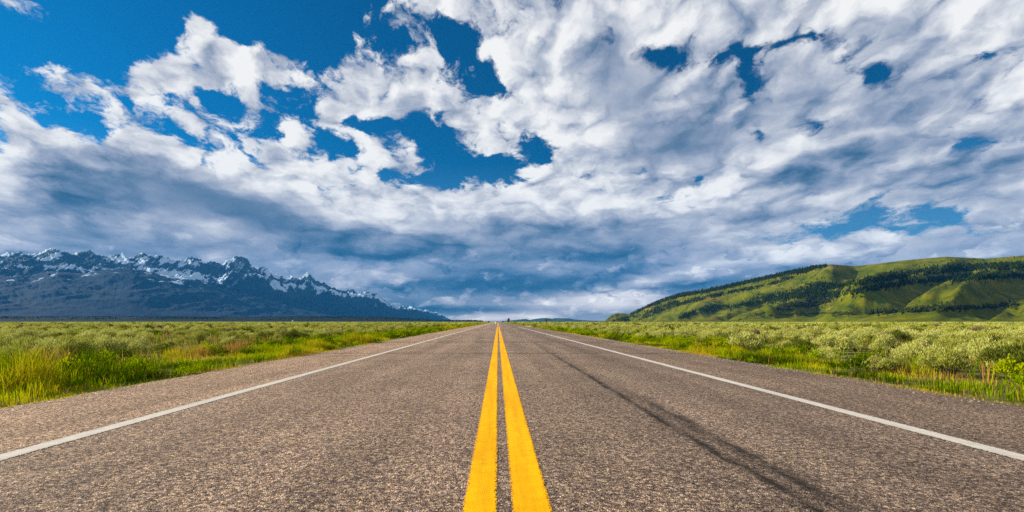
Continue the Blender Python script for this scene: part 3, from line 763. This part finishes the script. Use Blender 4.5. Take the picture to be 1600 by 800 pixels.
def hill_trees():
    rng = np.random.default_rng(5)
    spots = []
    for bi, (pts, dens) in enumerate(BANDS):
        p = np.array(pts, float)
        for a, b in zip(p[:-1], p[1:]):
            n = int(math.hypot(b[0] - a[0], b[1] - a[1]) * dens * (a[2] + b[2]) * .85 * (1.0 if bi else 1.2))
            for _ in range(n):
                u = rng.uniform(); q = a + (b - a) * u
                y = q[1] + np.clip(rng.normal(), -1.9, 1.9) * q[2] * (.46 if rng.uniform() < .86 else 1.15) + 1.5
                dn = fbm(np.array([q[0] * .075]), np.array([y * .16]), 3, 140 + bi)[0]
                if bi and rng.uniform() > np.clip((dn - .33) * 7, .15, 1): continue
                spots.append((q[0] + rng.uniform(-1.5, 1.5), y, bi))
    for _ in range(70):      # scattered single trees
        x = rng.uniform(985, 1560); y = rng.uniform(interp(HILL, x) + 4, 500); spots.append((x, y, 99))
    trees = []
    for (x, y, bi) in spots:
        X, Y, Z = hill_at(x, y)
        aspen = (bi == 7 and rng.uniform() < .75) or (bi in (9, 10, 11, 12) and rng.uniform() < .45) or (bi == 99 and rng.uniform() < .6) or rng.uniform() < .05
        h = rng.uniform(7, 18) * (.55 if bi in (99, 9, 10, 11, 13) else 1) * (.75 if aspen else 1)
        trees.append((F * h / Y, X, Y, Z, h, aspen, rng.uniform(), x, y))
    trees.sort(key=lambda q: -q[0])
    # the ones that show largest are trees of their own
    protos = {}
    def proto(kind, v):
        if (kind, v) in protos: return protos[(kind, v)]
        r2 = np.random.default_rng(100 + v)
        if kind: V, Fq = round_np(r2, 1, .30)
        else: V, Fq = conifer_np(r2, 1, .21, 6, 6)
        tint = np.full(len(V), .2 + .15 * v)
        o = mesh_np('aspen_tree' if kind else 'pine_tree', V, Fq, ASPEN if kind else CONIFER, attrs={'tint': tint})
        tv, tf = trunk_np(.9, .02)
        tr = mesh_np('trunk', tv, tf, BARK, parent=o)
        COL.objects.unlink(o); COL.objects.unlink(tr)
        protos[(kind, v)] = (o, tr); return protos[(kind, v)]
    nind = 0; used = set()
    rest = []
    for (s, X, Y, Z, h, aspen, u, x, y) in trees:
        if nind < 290 and x < 1600:
            k = (aspen, int(u * 5)); o, tr = proto(*k)
            c = o.copy(); COL.objects.link(c)
            d = tr.copy(); d.parent = c; COL.objects.link(d)
            c.location = (X, Y, Z - .3); c.rotation_euler = (0, 0, u * 40); c.scale = (h * (.9 + .3 * u), h * (.9 + .3 * u), h)
            right = x > 1379
            if aspen: tag(c, 'pale green rounded aspen on the grassy hillside right of the road, near its foot', 'tree', 'aspens on the hillside')
            elif y > 470: tag(c, 'dark green conifer low on the green hillside right of the road', 'tree', 'conifers on the hillside')
            else: tag(c, 'dark green conifer in the wooded draws higher up the right hand hill', 'tree', 'conifers on the hillside')
            nind += 1
        else: rest.append((X, Y, Z, h, aspen, u))
    for kind, nm in ((False, 'hillside_woodland'), (True, 'hillside_aspens')):
        Vs = []; Fs = []; T = []; n = 0
        base = [(round_np(np.random.default_rng(7 + i), 1, .30) if kind else conifer_np(np.random.default_rng(7 + i), 1, .22, 4, 5)) for i in range(8)]
        for (X, Y, Z, h, asp, u) in rest:
            if asp != kind: continue
            V, Fq = base[int(u * 8)]; a = u * 50; c_, s_ = math.cos(a), math.sin(a)
            W = np.stack([(V[:, 0] * c_ - V[:, 1] * s_) * h * 1.1 + X, (V[:, 0] * s_ + V[:, 1] * c_) * h * 1.1 + Y, V[:, 2] * h + Z - .3], -1)
            Vs.append(W); Fs.append(Fq + n); n += len(V); T.append(np.full(len(V), (u * 7) % 1))
        if Vs:
            o = mesh_np(nm, np.concatenate(Vs), np.concatenate(Fs), ASPEN if kind else CONIFER, attrs={'tint': np.concatenate(T)})
            tag(o, 'far wood of %s filling the draws of the right hand hill' % ('pale aspens' if kind else 'dark conifers'), 'woodland', kind='stuff')
    print('hill trees', len(trees), nind)
hill_trees()

def bench_wood():
    rng = np.random.default_rng(8)
    base = [conifer_np(np.random.default_rng(70 + i), 1, .26, 3, 4) for i in range(5)]
    Vs = []; Fs = []; n = 0; T = []
    BN = [(-200, 494), (100, 495), (220, 494.5), (300, 495.5), (380, 495.8), (440, 495), (470, 494.2), (520, 494.6), (600, 495.5), (640, 498), (668, 499.5), (676, 501.5), (690, 501.2), (712, 500.8), (740, 500.6), (750, 501.6), (760, 502.6)]
    for _ in range(5200):
        px = rng.uniform(-60, 755); t_ = rng.uniform(.1, 1.0) ** .6
        yb = np.interp(px, [-200, 760], [3600, 4600]); yc = np.interp(px, [-200, 760], [4800, 6500])
        Y = yb + (yc - yb) * t_; hc = (VY - interp(BN, px)) / F * yc + 1
        if fbm(np.array([px * .03]), np.array([t_ * 4.0]), 3, 50)[0] < .44 and t_ < .9: continue
        Z = hc * t_ ** .8 - 3; h = rng.uniform(8, 17)
        V, Fq = base[rng.integers(5)]
        Vs.append(V * h + ((px - VX) / F * Y, Y, Z)); Fs.append(Fq + n); n += len(V); T.append(np.full(len(V), rng.uniform(0, .6)))
    # thin line of far trees across the horizon
    for _ in range(500):
        px = rng.uniform(700, 1180); Y = rng.uniform(3300, 4300); h = rng.uniform(2, 6)
        V, Fq = base[rng.integers(5)]
        Vs.append(V * (h * 2.2, h * 2.2, h) + ((px - VX) / F * Y, Y, -.5)); Fs.append(Fq + n); n += len(V); T.append(np.full(len(V), rng.uniform(0, .6)))
    o = mesh_np('distant_woodland', np.concatenate(Vs), np.concatenate(Fs), CONIFER, attrs={'tint': np.concatenate(T)})
    tag(o, 'dark band of far conifer forest along the foot of the mountains', 'woodland', kind='stuff')
bench_wood()

# ---------------------------------------------------------------- sagebrush
SAGE = leaf_mat('sagebrush_leaves', [(0, (.11, .13, .022)), (.25, (.28, .30, .045)), (.55, (.42, .43, .10)), (.8, (.47, .49, .16)), (.84, (.12, .14, .02)), (.92, (.08, .11, .01)), (.94, (.24, .18, .10)), (1, (.20, .14, .08))], .3)
TWIG = plain_mat('sagebrush_twigs', (.12, .09, .07), .9, .3, 8)
GRASS = leaf_mat('roadside_grass_blades', [(0, (.03, .06, .001)), (.3, (.10, .16, .001)), (.5, (.22, .31, .001)), (.72, (.36, .40, .002)), (.82, (.42, .32, .012)), (.9, (.40, .20, .06)), (1, (.34, .15, .07))], .42)

def shrub_np(rng, R, H, n, lw, ll):
    """sprigs on lumpy upright clumps; returns V, F, height fraction"""
    k = 15
    ca = rng.uniform(0, 6.28, k); cr = np.sqrt(rng.uniform(0, 1, k)) * R * .72; cr[0] = 0
    cx, cy = np.cos(ca) * cr, np.sin(ca) * cr; ch = H * (1 - .5 * (cr / R) ** 2) * rng.uniform(.55, 1.15, k); cs = R * rng.uniform(.18, .36, k)
    i = rng.integers(0, k, n)
    a = rng.uniform(0, 6.28, n); e = np.arccos(rng.uniform(-.25, 1, n)); q = rng.uniform(.6, 1.15, n)
    dx, dy, dz = np.cos(a) * np.sin(e), np.sin(a) * np.sin(e), np.cos(e)
    x = cx[i] + dx * cs[i] * q; y = cy[i] + dy * cs[i] * q; z = ch[i] * .62 + dz * ch[i] * .38 * q
    # sprig direction: up and outward
    ux, uy, uz = dx * .55 + rng.normal(0, .25, n), dy * .55 + rng.normal(0, .25, n), .75 + .5 * dz + rng.uniform(0, .3, n)
    L = ll * rng.uniform(.6, 1.3, n) / np.sqrt(ux ** 2 + uy ** 2 + uz ** 2)
    wa = rng.uniform(0, 6.28, n); wx, wy = np.cos(wa) * lw, np.sin(wa) * lw; wz = rng.normal(0, .3, n) * lw
    base = np.stack([x, y, np.maximum(z, .01)], -1); up = np.stack([ux * L, uy * L, uz * L], -1); wd = np.stack([wx, wy, wz], -1)
    V = np.stack([base - wd * .5, base + up * .55 + wd, base + up, base + up * .55 - wd * .9], 1).reshape(-1, 3)
    V[:, 2] = np.maximum(V[:, 2], 0)
    f = np.arange(n)[:, None] * 4 + np.array([0, 1, 2, 3])
    return V, f

def twigs_np(rng, R, H, n, w):
    a = rng.uniform(0, 6.28, n); r = rng.uniform(.2, .8, n) * R; h = H * rng.uniform(.5, .95, n)
    b = np.stack([rng.normal(0, .05, n) * R, rng.normal(0, .05, n) * R, np.full(n, -.02)], -1); tip = np.stack([np.cos(a) * r, np.sin(a) * r, h], -1)
    s = np.stack([-np.sin(a) * w, np.cos(a) * w, a * 0], -1)
    V = np.stack([b - s, b + s, tip + s * .4, tip - s * .4], 1).reshape(-1, 3)
    return V, np.arange(n)[:, None] * 4 + np.array([0, 1, 2, 3])

def side_density(x, y):
    """chance that a shrub stands here"""
    a = fbm(x * .09, y * .09, 4, 61); b = fbm(x * .35, y * .35, 3, 62)
    d = np.clip((a - .36) * 5, .12, 1) * np.clip((b - .28) * 4, .2, 1)
    left = x < 0
    edge = np.where(left, 9.3, 7.9)
    d = d * np.clip((np.abs(x) - edge + .9) / 1.4, 0, 1)
    bare = ((x - 25) / 3.6) ** 2 + ((y - 41.5) / 5.6) ** 2
    d = np.where(bare < 1, 0, d)
    sid = (x > 5) & (x < 75) & (y > 100) & (y < 122)
    d = np.where(sid, 0, d)
    return d

def sagebrush():
    rng = np.random.default_rng(21)
    # candidates in rings of distance, inside the view wedge plus a margin
    def cand(y0, y1, dens, jit):
        A = 1.15; n = int(dens * A * (y1 ** 2 - y0 ** 2) * 1.0)
        y = np.sqrt(rng.uniform(y0 ** 2, y1 ** 2, n)); x = rng.uniform(-A, A, n) * (y + 3)
        k = rng.uniform(size=n) < side_density(x, y)
        k &= np.abs(x) > 7.0
        return x[k], y[k]
    rings = [(5, 38, 1.7), (38, 110, .85), (110, 300, .26), (300, 1000, .030)]
    X = []; Y = []; G = []
    for gi, (a, b, d) in enumerate(rings):
        x, y = cand(a, b, d, 0); X.append(x); Y.append(y); G.append(np.full(len(x), gi))
    X = np.concatenate(X); Y = np.concatenate(Y); G = np.concatenate(G)
    n = len(X)
    size = rng.uniform(.5, 1.1, n) * np.array([1, 1.08, 1.5, 3.0])[G]
    tone = rng.uniform(0, 1, n)
    tint = np.where(tone < .86, np.clip(-.02 + .95 * fbm(X * .15, Y * .15, 3, 71) + rng.normal(0, .09, n), 0, .79), np.where(tone < .955, rng.uniform(.83, .92, n), rng.uniform(.95, 1, n)))
    dist = np.hypot(X, Y); order = np.argsort(dist / size)
    ind = order[:290]; rest = order[290:]
    protos = []
    for v in range(8):
        r2 = np.random.default_rng(300 + v)
        Rr, Hh = r2.uniform(.42, .6), r2.uniform(.46, .62)
        V, Fq = shrub_np(r2, Rr, Hh, 3400, .0085, .075)
        o_ = (V, Fq); tw = twigs_np(r2, Rr, Hh, 60, .007)
        protos.append((o_, tw))
    cls = lambda t_: 0 if t_ < .42 else 1 if t_ < .81 else 2 if t_ < .93 else 3
    meshes = {}
    TC = [.34, .62, .87, .97]
    NAMES = ['grey green', 'pale silvery', 'deep green', 'dry brown']
    for i in ind:
        v = int(rng.integers(8)); c = cls(tint[i]); key = (v, c)
        if key not in meshes:
            (V, Fq), (TV, TF) = protos[v]
            r3 = np.random.default_rng(v * 7 + c)
            tn = TC[c] + np.repeat(r3.normal(0, .11 if c < 2 else .012, len(V) // 4), 4)
            o = mesh_np('sagebrush', V, Fq, SAGE, attrs={'tint': np.clip(tn, 0, .79 if c < 2 else 1)})
            s = mesh_np('stems', TV, TF, TWIG, parent=o)
            COL.objects.unlink(o); COL.objects.unlink(s); meshes[key] = (o, s)
        o, s = meshes[key]
        cc = o.copy(); COL.objects.link(cc); d = s.copy(); d.parent = cc; COL.objects.link(d)
        cc.location = (X[i], Y[i], -.03); q = size[i]; cc.scale = (q * rng.uniform(.9, 1.2), q * rng.uniform(.9, 1.2), q * rng.uniform(.85, 1.1)); cc.rotation_euler = (0, 0, rng.uniform(0, 6.28))
        sd = 'left' if X[i] < 0 else 'right'
        where = 'at the edge of the verge' if abs(X[i]) < 12 else 'out in the field'
        tag(cc, '%s sagebrush bush %s %s of the road' % (NAMES[c], where, sd), 'shrub', 'near sagebrush bushes %s of the road' % sd)
    # the rest of the plain
    lods = {0: (900, .016, .09), 1: (330, .027, .12), 2: (70, .06, .20), 3: (26, .10, .30)}
    base = {}
    for gk, (nn, lw, ll) in lods.items():
        base[gk] = [shrub_np(np.random.default_rng(500 + gk * 9 + v), .5, .55, nn, lw, ll)[0] for v in range(6)]
    Vs = []; T = []
    for gi in range(4):
        idx = rest[G[rest] == gi]
        for v in range(6):
            sel = idx[v::6]
            if not len(sel): continue
            B = base[gi][v]; m_ = len(sel)
            a = rng.uniform(0, 6.28, m_); c, s = np.cos(a)[:, None], np.sin(a)[:, None]; q = size[sel][:, None]
            qz = q if gi < 2 else q / np.array([1, 1.08, 1.5, 3.0])[gi] * 1.12
            hz = rng.uniform(.75, 1.15, (m_, 1))
            W = np.stack([(B[:, 0] * c - B[:, 1] * s) * q + X[sel][:, None], (B[:, 0] * s + B[:, 1] * c) * q + Y[sel][:, None], B[:, 2] * qz * hz - .03], -1)
            Vs.append(W.reshape(-1, 3)); T.append(np.repeat(tint[sel], len(B)))
    V = np.concatenate(Vs); Fq = np.arange(len(V)).reshape(-1, 4)
    o = mesh_np('sagebrush_plain', V, Fq, SAGE, attrs={'tint': np.clip(np.concatenate(T) + np.repeat(rng.normal(0, .02, len(V) // 4), 4) * 0, 0, 1)})
    tag(o, 'silvery green sagebrush covering the flat plain on both sides to the horizon', 'sagebrush', kind='stuff')
    print('sage', n, len(V) // 4)
sagebrush()

# ---------------------------------------------------------------- roadside grass
def blades(x, y, h, w, tint, rng, lean=.35):
    n = len(x); a = rng.uniform(0, 6.28, n); l = rng.normal(0, lean, n) * h; b = rng.uniform(0, 6.28, n)
    sx, sy = np.cos(a) * w, np.sin(a) * w; lx, ly = np.cos(b) * l, np.sin(b) * l
    z0 = np.full(n, -.03)
    p0 = np.stack([x - sx, y - sy, z0], -1); p1 = np.stack([x + sx, y + sy, z0], -1)
    p2 = np.stack([x + sx * .8 + lx * .4, y + sy * .8 + ly * .4, h * .6], -1); p3 = np.stack([x - sx * .8 + lx * .4, y - sy * .8 + ly * .4, h * .6], -1)
    tip = np.stack([x + lx, y + ly, h], -1)
    V = np.stack([p0, p1, p2, p3, tip], 1).reshape(-1, 3)
    i = np.arange(n)[:, None] * 5
    Fq = np.concatenate([i + [0, 1, 2], i + [0, 2, 3], i + [3, 2, 4]])
    return V, Fq, np.repeat(tint, 5)

GRAVEL = plain_mat('stone_chips', (.30, .25, .20), .9, .35, 30)
def grass():
    rng = np.random.default_rng(31)
    for side in (-1, 1):
        Vs = []; Fs = []; T = []; n0 = 0
        for (ya, yb, dens, w, hs) in [(4, 26, 1300, .0050, 1), (26, 60, 190, .010, 1), (60, 130, 60, .02, 1), (130, 420, 11, .05, 1)]:
            in0 = 5.62 if side < 0 else 6.0; wid = 3.7 if side < 0 else 2.3
            n = int((yb - ya) * wid * dens); y = rng.uniform(ya, yb, n); u = rng.uniform(0, 1, n); x = in0 + u * wid
            # tussocks and gaps
            f = fbm(x * 1.3 + 50 * side, y * 1.3, 3, 81); f2 = fbm(x * .4, y * .25 + 30 * side, 3, 82)
            patch = fbm(x * .5 + 9, y * .16 + 50 * side, 3, 83)
            outer = np.clip((u - .45) / .5, 0, 1)
            keep = rng.uniform(size=n) < np.clip((f - .43) * 9, .30, 1) * (1 - .45 * outer)
            bald = fbm(x * .55 + 7, y * .38 + 11 * side, 3, 86)
            keep &= rng.uniform(size=n) < np.clip((bald - .40) * 10, .45, 1)
            edge = (x - in0) < .35 + .3 * (f2 - .5)
            hh = (.05 + .62 * np.clip(f - .33, 0, 1) + .40 * np.clip(f2 - .38, 0, 1)) * rng.uniform(.5, 1.3, n)
            hh = np.maximum(hh * (.35 + 1.5 * np.clip((bald - .36) * 2.5, 0, .7)), rng.uniform(.03, .10, n) * np.where(y > 60, 2, 1))
            hh *= np.where(edge, .30, 1) * (.82 if side < 0 else .66) * np.clip(.35 + (x - in0) * 1.3, .35, 1)
            hh = np.where(side * 0 + (side > 0) & (y < 40), hh * .9, hh)
            f3 = fbm(x * .9 + 20, y * .55 + 90 * side, 3, 85)
            tn = np.clip(.34 + (f3 - .5) * 2.6 + rng.normal(0, .15, n) + .25 * np.clip(f - .5, 0, 1), 0, .78)
            tn = np.where(edge & (patch > .45), rng.uniform(.72, .92, n), tn)
            tn = np.where((outer > .35) & (patch > .52) & (rng.uniform(size=n) < .6), rng.uniform(.84, 1, n), tn)
            tn = np.where(rng.uniform(size=n) < (.04 if side < 0 else .08), rng.uniform(.78, .95, n), tn)
            x = x[keep] * side; y = y[keep]
            y_x = (side > 0) & (y > 101) & (y < 121)
            k2 = ~y_x
            V, Fq, tt = blades(x[k2], y[k2], hh[keep][k2], w, tn[keep][k2], rng)
            Vs.append(V); Fs.append(Fq + n0); T.append(tt); n0 += len(V)
        # thinner grass between the bushes of the field
        for (ya, yb, dens, w) in [(6, 30, 42, .008), (30, 80, 10, .02), (80, 200, 1.6, .06)]:
            A = 1.1; n = int(dens * A * (yb ** 2 - ya ** 2) * .5)
            y = np.sqrt(rng.uniform(ya ** 2, yb ** 2, n)); x = rng.uniform(0, A, n) * (y + 3)
            f = fbm(x * .8 + 70 * side, y * .8, 3, 91); g = fbm(x * .12 + 70 * side, y * .12, 3, 92)
            k = (x > 8) & (rng.uniform(size=n) < np.clip((f - .4) * 5, 0, 1))
            if side > 0: k &= (((x - 25) / 3.6) ** 2 + ((y - 41.5) / 5.6) ** 2 > 1) & ~((x < 75) & (y > 102) & (y < 120))
            x, y, g = x[k], y[k], g[k]; n = len(x)
            tn = np.clip(.35 + (g - .5) * 1.3 + rng.normal(0, .15, n), .1, .85); tn = np.where(rng.uniform(size=n) < .25, rng.uniform(.82, 1, n), tn)
            V, Fq, tt = blades(x * side, y, rng.uniform(.12, .42, n), w, tn, rng)
            Vs.append(V); Fs.append(Fq + n0); T.append(tt); n0 += len(V)
        # loose chips shed along the edge of the asphalt
        ns = 3800; sy = np.sqrt(rng.uniform(4 ** 2, 45 ** 2, ns)); sx = (5.66 if side < 0 else 6.06) + rng.normal(0, .17, ns); sr = rng.uniform(.006, .019, ns)
        tet = np.array([[1, 0, 0], [-.5, .87, 0], [-.5, -.87, 0], [0, 0, .9]]); rot = rng.uniform(0, 6.28, ns)
        cx, cs = np.cos(rot)[:, None], np.sin(rot)[:, None]
        W = np.stack([(tet[:, 0] * cx - tet[:, 1] * cs) * sr[:, None] + (sx * side)[:, None], (tet[:, 0] * cs + tet[:, 1] * cx) * sr[:, None] + sy[:, None],
                      tet[:, 2] * sr[:, None] + np.where(np.abs(sx) < (5.72 if side < 0 else 6.12), .001, -.03)[:, None]], -1).reshape(-1, 3)
        gf = (np.arange(ns)[:, None, None] * 4 + np.array([[0, 1, 3], [1, 2, 3], [2, 0, 3]])).reshape(-1, 3)
        og = mesh_np('gravel', W, gf, GRAVEL)
        tag(og, 'loose pale stone chips along the %s edge of the asphalt' % ('left' if side < 0 else 'right'), 'gravel', kind='stuff')
        # leafy weeds among the blades
        wb = [shrub_np(np.random.default_rng(900 + v), .24, .30, 260, .013, .05)[0] for v in range(5)]
        nw = 620; y = np.sqrt(rng.uniform(5 ** 2, 62 ** 2, nw)); x = (5.75 if side < 0 else 6.15) + rng.uniform(0, 1, nw) ** .8 * 3.4
        for i in range(nw):
            B = wb[i % 5]; a = rng.uniform(0, 6.28); q = rng.uniform(.5, 1.3) * (.55 if x[i] < 6.4 else 1); c, s_ = math.cos(a) * q, math.sin(a) * q
            W = np.stack([B[:, 0] * c - B[:, 1] * s_ + x[i] * side, B[:, 0] * s_ + B[:, 1] * c + y[i], B[:, 2] * q - .03], -1)
            g4 = np.arange(len(B) // 4)[:, None] * 4
            Vs.append(W); Fs.append(np.concatenate([g4 + [0, 1, 2], g4 + [0, 2, 3]]) + n0); n0 += len(W)
            T.append(np.clip(rng.choice([.12, .3, .42, .5, .62]) + rng.normal(0, .05, len(B) // 4), 0, 1).repeat(4))
        o = mesh_np('grass', np.concatenate(Vs), np.concatenate(Fs), GRASS, attrs={'tint': np.concatenate(T)})
        tag(o, 'bright %s grass along the %s edge of the road' % (('yellow green', 'left') if side < 0 else ('olive and green', 'right')), 'grass', kind='stuff')
        print('grass', n0 // 5)
grass()

# ---------------------------------------------------------------- small things near the junction
def pix(px, py, Y): return ((px - VX) / F * Y, Y, CAMZ + (VY - py) / F * Y)

def small_things():
    # stop sign for the side road, seen from its edge side
    x, Y = (853.5 - VX) / F * 128, 128.0
    r = empty('road_sign', (x, Y, -.03))
    tag(r, 'dark red octagonal sign on a thin post among the sagebrush right of the junction', 'road sign')
    steel = plain_mat('weathered_steel', (.10, .08, .07), .6, .3, 20, .6)
    red = plain_mat('dark_red_sign', (.22, .012, .012), .5, .2, 6)
    mesh_np('post', *box(0, 0, .80, .11, .09, 1.62), steel, r)
    mesh_np('post_flange', *box(0, .06, .80, .05, .03, 1.50), steel, r)
    a = np.arange(8) / 8 * 2 * np.pi + math.pi / 8; R_ = .42
    ring = np.stack([np.cos(a) * R_, np.zeros(8), np.sin(a) * R_], -1)
    def plate(s, th, y0):
        V = np.concatenate([ring * s + (0, y0, 0), ring * s + (0, y0 + th, 0), [[0, y0, 0]], [[0, y0 + th, 0]]])
        Fq = []
        for i in range(8):
            j = (i + 1) % 8; Fq += [(i, j, 16), (j + 8, i + 8, 17), (i, i + 8, j + 8), (i, j + 8, j)]
        return V, np.array(Fq)
    ang = math.radians(52)
    h = mesh_np('sign_panel', *plate(1, .012, -.07), red, r, loc=(0, 0, 1.36)); h.rotation_euler = (0, 0, ang)
    rim = mesh_np('panel_back', *plate(.97, .006, -.055), steel, r, loc=(0, 0, 1.36)); rim.rotation_euler = (0, 0, ang)
    # delineator with a pale head
    x, Y = (817.6 - VX) / F * 127, 127.0
    r = empty('marker_post', (x, Y, -.03)); tag(r, 'thin brown marker post with a pale pink top beside the gravel side road', 'post')
    mesh_np('post', *box(0, 0, .36, .12, .07, .76), plain_mat('brown_post', (.09, .06, .04), .8), r)
    mesh_np('post_head', *box(0, -.002, .86, .22, .09, .24), plain_mat('pale_reflector', (.70, .50, .45), .5), r)
    # white post standing in the road far ahead
    x, Y = (774.6 - VX) / F * 205, 205.0
    r = empty('road_post', (x, Y, 0)); tag(r, 'small white post standing on the road far ahead, left of the yellow line', 'post')
    a8 = np.arange(10) / 10 * 2 * np.pi
    def tube(r0, r1, z0, z1):
        V = np.concatenate([np.stack([np.cos(a8) * r0, np.sin(a8) * r0, a8 * 0 + z0], -1), np.stack([np.cos(a8) * r1, np.sin(a8) * r1, a8 * 0 + z1], -1), [[0, 0, z1]]])
        i = np.arange(10); j = (i + 1) % 10
        return V, np.concatenate([np.stack([i, j, j + 10], -1), np.stack([i, j + 10, i + 10], -1), np.stack([i + 10, j + 10, i * 0 + 20], -1)])
    mesh_np('post', *tube(.15, .13, .08, .88), plain_mat('white_plastic', (.80, .82, .82), .5, .05), r)
    mesh_np('base', *tube(.28, .22, 0, .10), plain_mat('black_rubber', (.02, .02, .02), .8), r)
    mesh_np('cap', *tube(.10, .06, .88, 1.0), plain_mat('green_cap', (.03, .22, .16), .6), r)

    # lone juniper on the horizon
    def tree_at(name, px, Yd, h, rad, label, lean, seed, kind=0):
        x = (px - VX) / F * Yd
        r = empty(name, (x, Yd, -.05)); tag(r, label, 'tree')
        rng = np.random.default_rng(seed)
        V = []; Fq = []
        for k in range(420):
            z = rng.uniform(.06, 1); w = rad * (1.15 * math.sin(math.pi * min(1, z * .78 + .12)) ** .8) * (.35 if z > .86 else 1)
            a = rng.uniform(0, 6.28); q = w * math.sqrt(rng.uniform(.05, 1))
            c = np.array([math.cos(a) * q + lean * max(0, z - .55) ** 2 * 3, math.sin(a) * q, z * h]); d = rng.normal(size=(3, 3)) * .26
            b = len(V); V += [tuple(c + d[0]), tuple(c + d[1]), tuple(c + d[2])]; Fq.append((b, b + 1, b + 2))
        for k in range(40):
            z = rng.uniform(.88, .98); c = np.array([rng.uniform(.1, 1.1) * lean * 1.4, rng.normal() * .3, z * h]); d = rng.normal(size=(3, 3)) * .2
            b = len(V); V += [tuple(c + d[0]), tuple(c + d[1]), tuple(c + d[2])]; Fq.append((b, b + 1, b + 2))
        mesh_np('crown', np.array(V), np.array(Fq), CONIFER, r, attrs={'tint': np.full(len(V), .12)})
        mesh_np('trunk', *trunk_np(h * .7, .22), BARK, r)
    tree_at('juniper_tree', 794.4, 600, 4.9, 1.45, 'lone dark juniper tree leaning right on the horizon beside the road', 1.0, 3)
    for i, (px, Yd, h, rad, lb) in enumerate([(804, 600, 1.5, 1.0, 'low dark bush on the horizon just right of the lone tree'),
                                              (786, 500, 1.3, 1.2, 'low dark bush on the horizon just left of the lone tree'),
                                              (763.5, 420, 1.2, .6, 'small dark bush at the left road edge on the horizon'),
                                              (932, 700, 2.0, 1.0, 'small dark bush on the horizon left of the green hill')]):
        rng = np.random.default_rng(40 + i); V, Fq = shrub_np(rng, rad, h, 260, .14, .4)
        o = mesh_np('dark_bush', V, Fq, CONIFER, attrs={'tint': np.full(len(V), .15)}, loc=((px - VX) / F * Yd, Yd, -.03))
        tag(o, lb, 'bush')
    # far cabin in front of the wooded bench
    Yd = 3300; x = (457.2 - VX) / F * Yd
    r = empty('cabin', (x, Yd, 0)); tag(r, 'tiny pale cabin on the plain before the dark forest at the mountain foot', 'cabin')
    mesh_np('walls', *box(0, 0, 2.6, 8, 6, 5.4), plain_mat('cabin_wall', (.22, .30, .30), .8), r)
    V = np.array([[-4.6, -3.6, 5.3], [4.6, -3.6, 5.3], [4.6, 3.6, 5.3], [-4.6, 3.6, 5.3], [-4.6, 0, 7.6], [4.6, 0, 7.6]])
    me = bpy.data.meshes.new('roof'); me.from_pydata([tuple(v) for v in V], [], [(0, 1, 5, 4), (3, 4, 5, 2), (0, 4, 3), (1, 2, 5), (0, 3, 2, 1)])
    me.materials.append(plain_mat('cabin_roof', (.5, .6, .62), .5)); o = bpy.data.objects.new('roof', me); COL.objects.link(o); o.parent = r
small_things()

# ---------------------------------------------------------------- haze
HAZE = True
if HAZE:
    m, t, out = newmat('haze_air')
    pv = t.new('ShaderNodeVolumePrincipled')
    pv.inputs['Color'].default_value = (.05, .38, 1.0, 1)
    pv.inputs['Density'].default_value = 1.4e-5
    pv.inputs['Anisotropy'].default_value = 0.0
    t.l.new(pv.outputs[0], out.inputs['Volume'])
    V, Fq = box(0, 9000, 1170, 60000, 24600, 2345)
    o = mesh_np('haze', V, Fq, m)
    tag(o, kind='stuff', label='thin blue haze in the air over the whole valley', cat='haze')
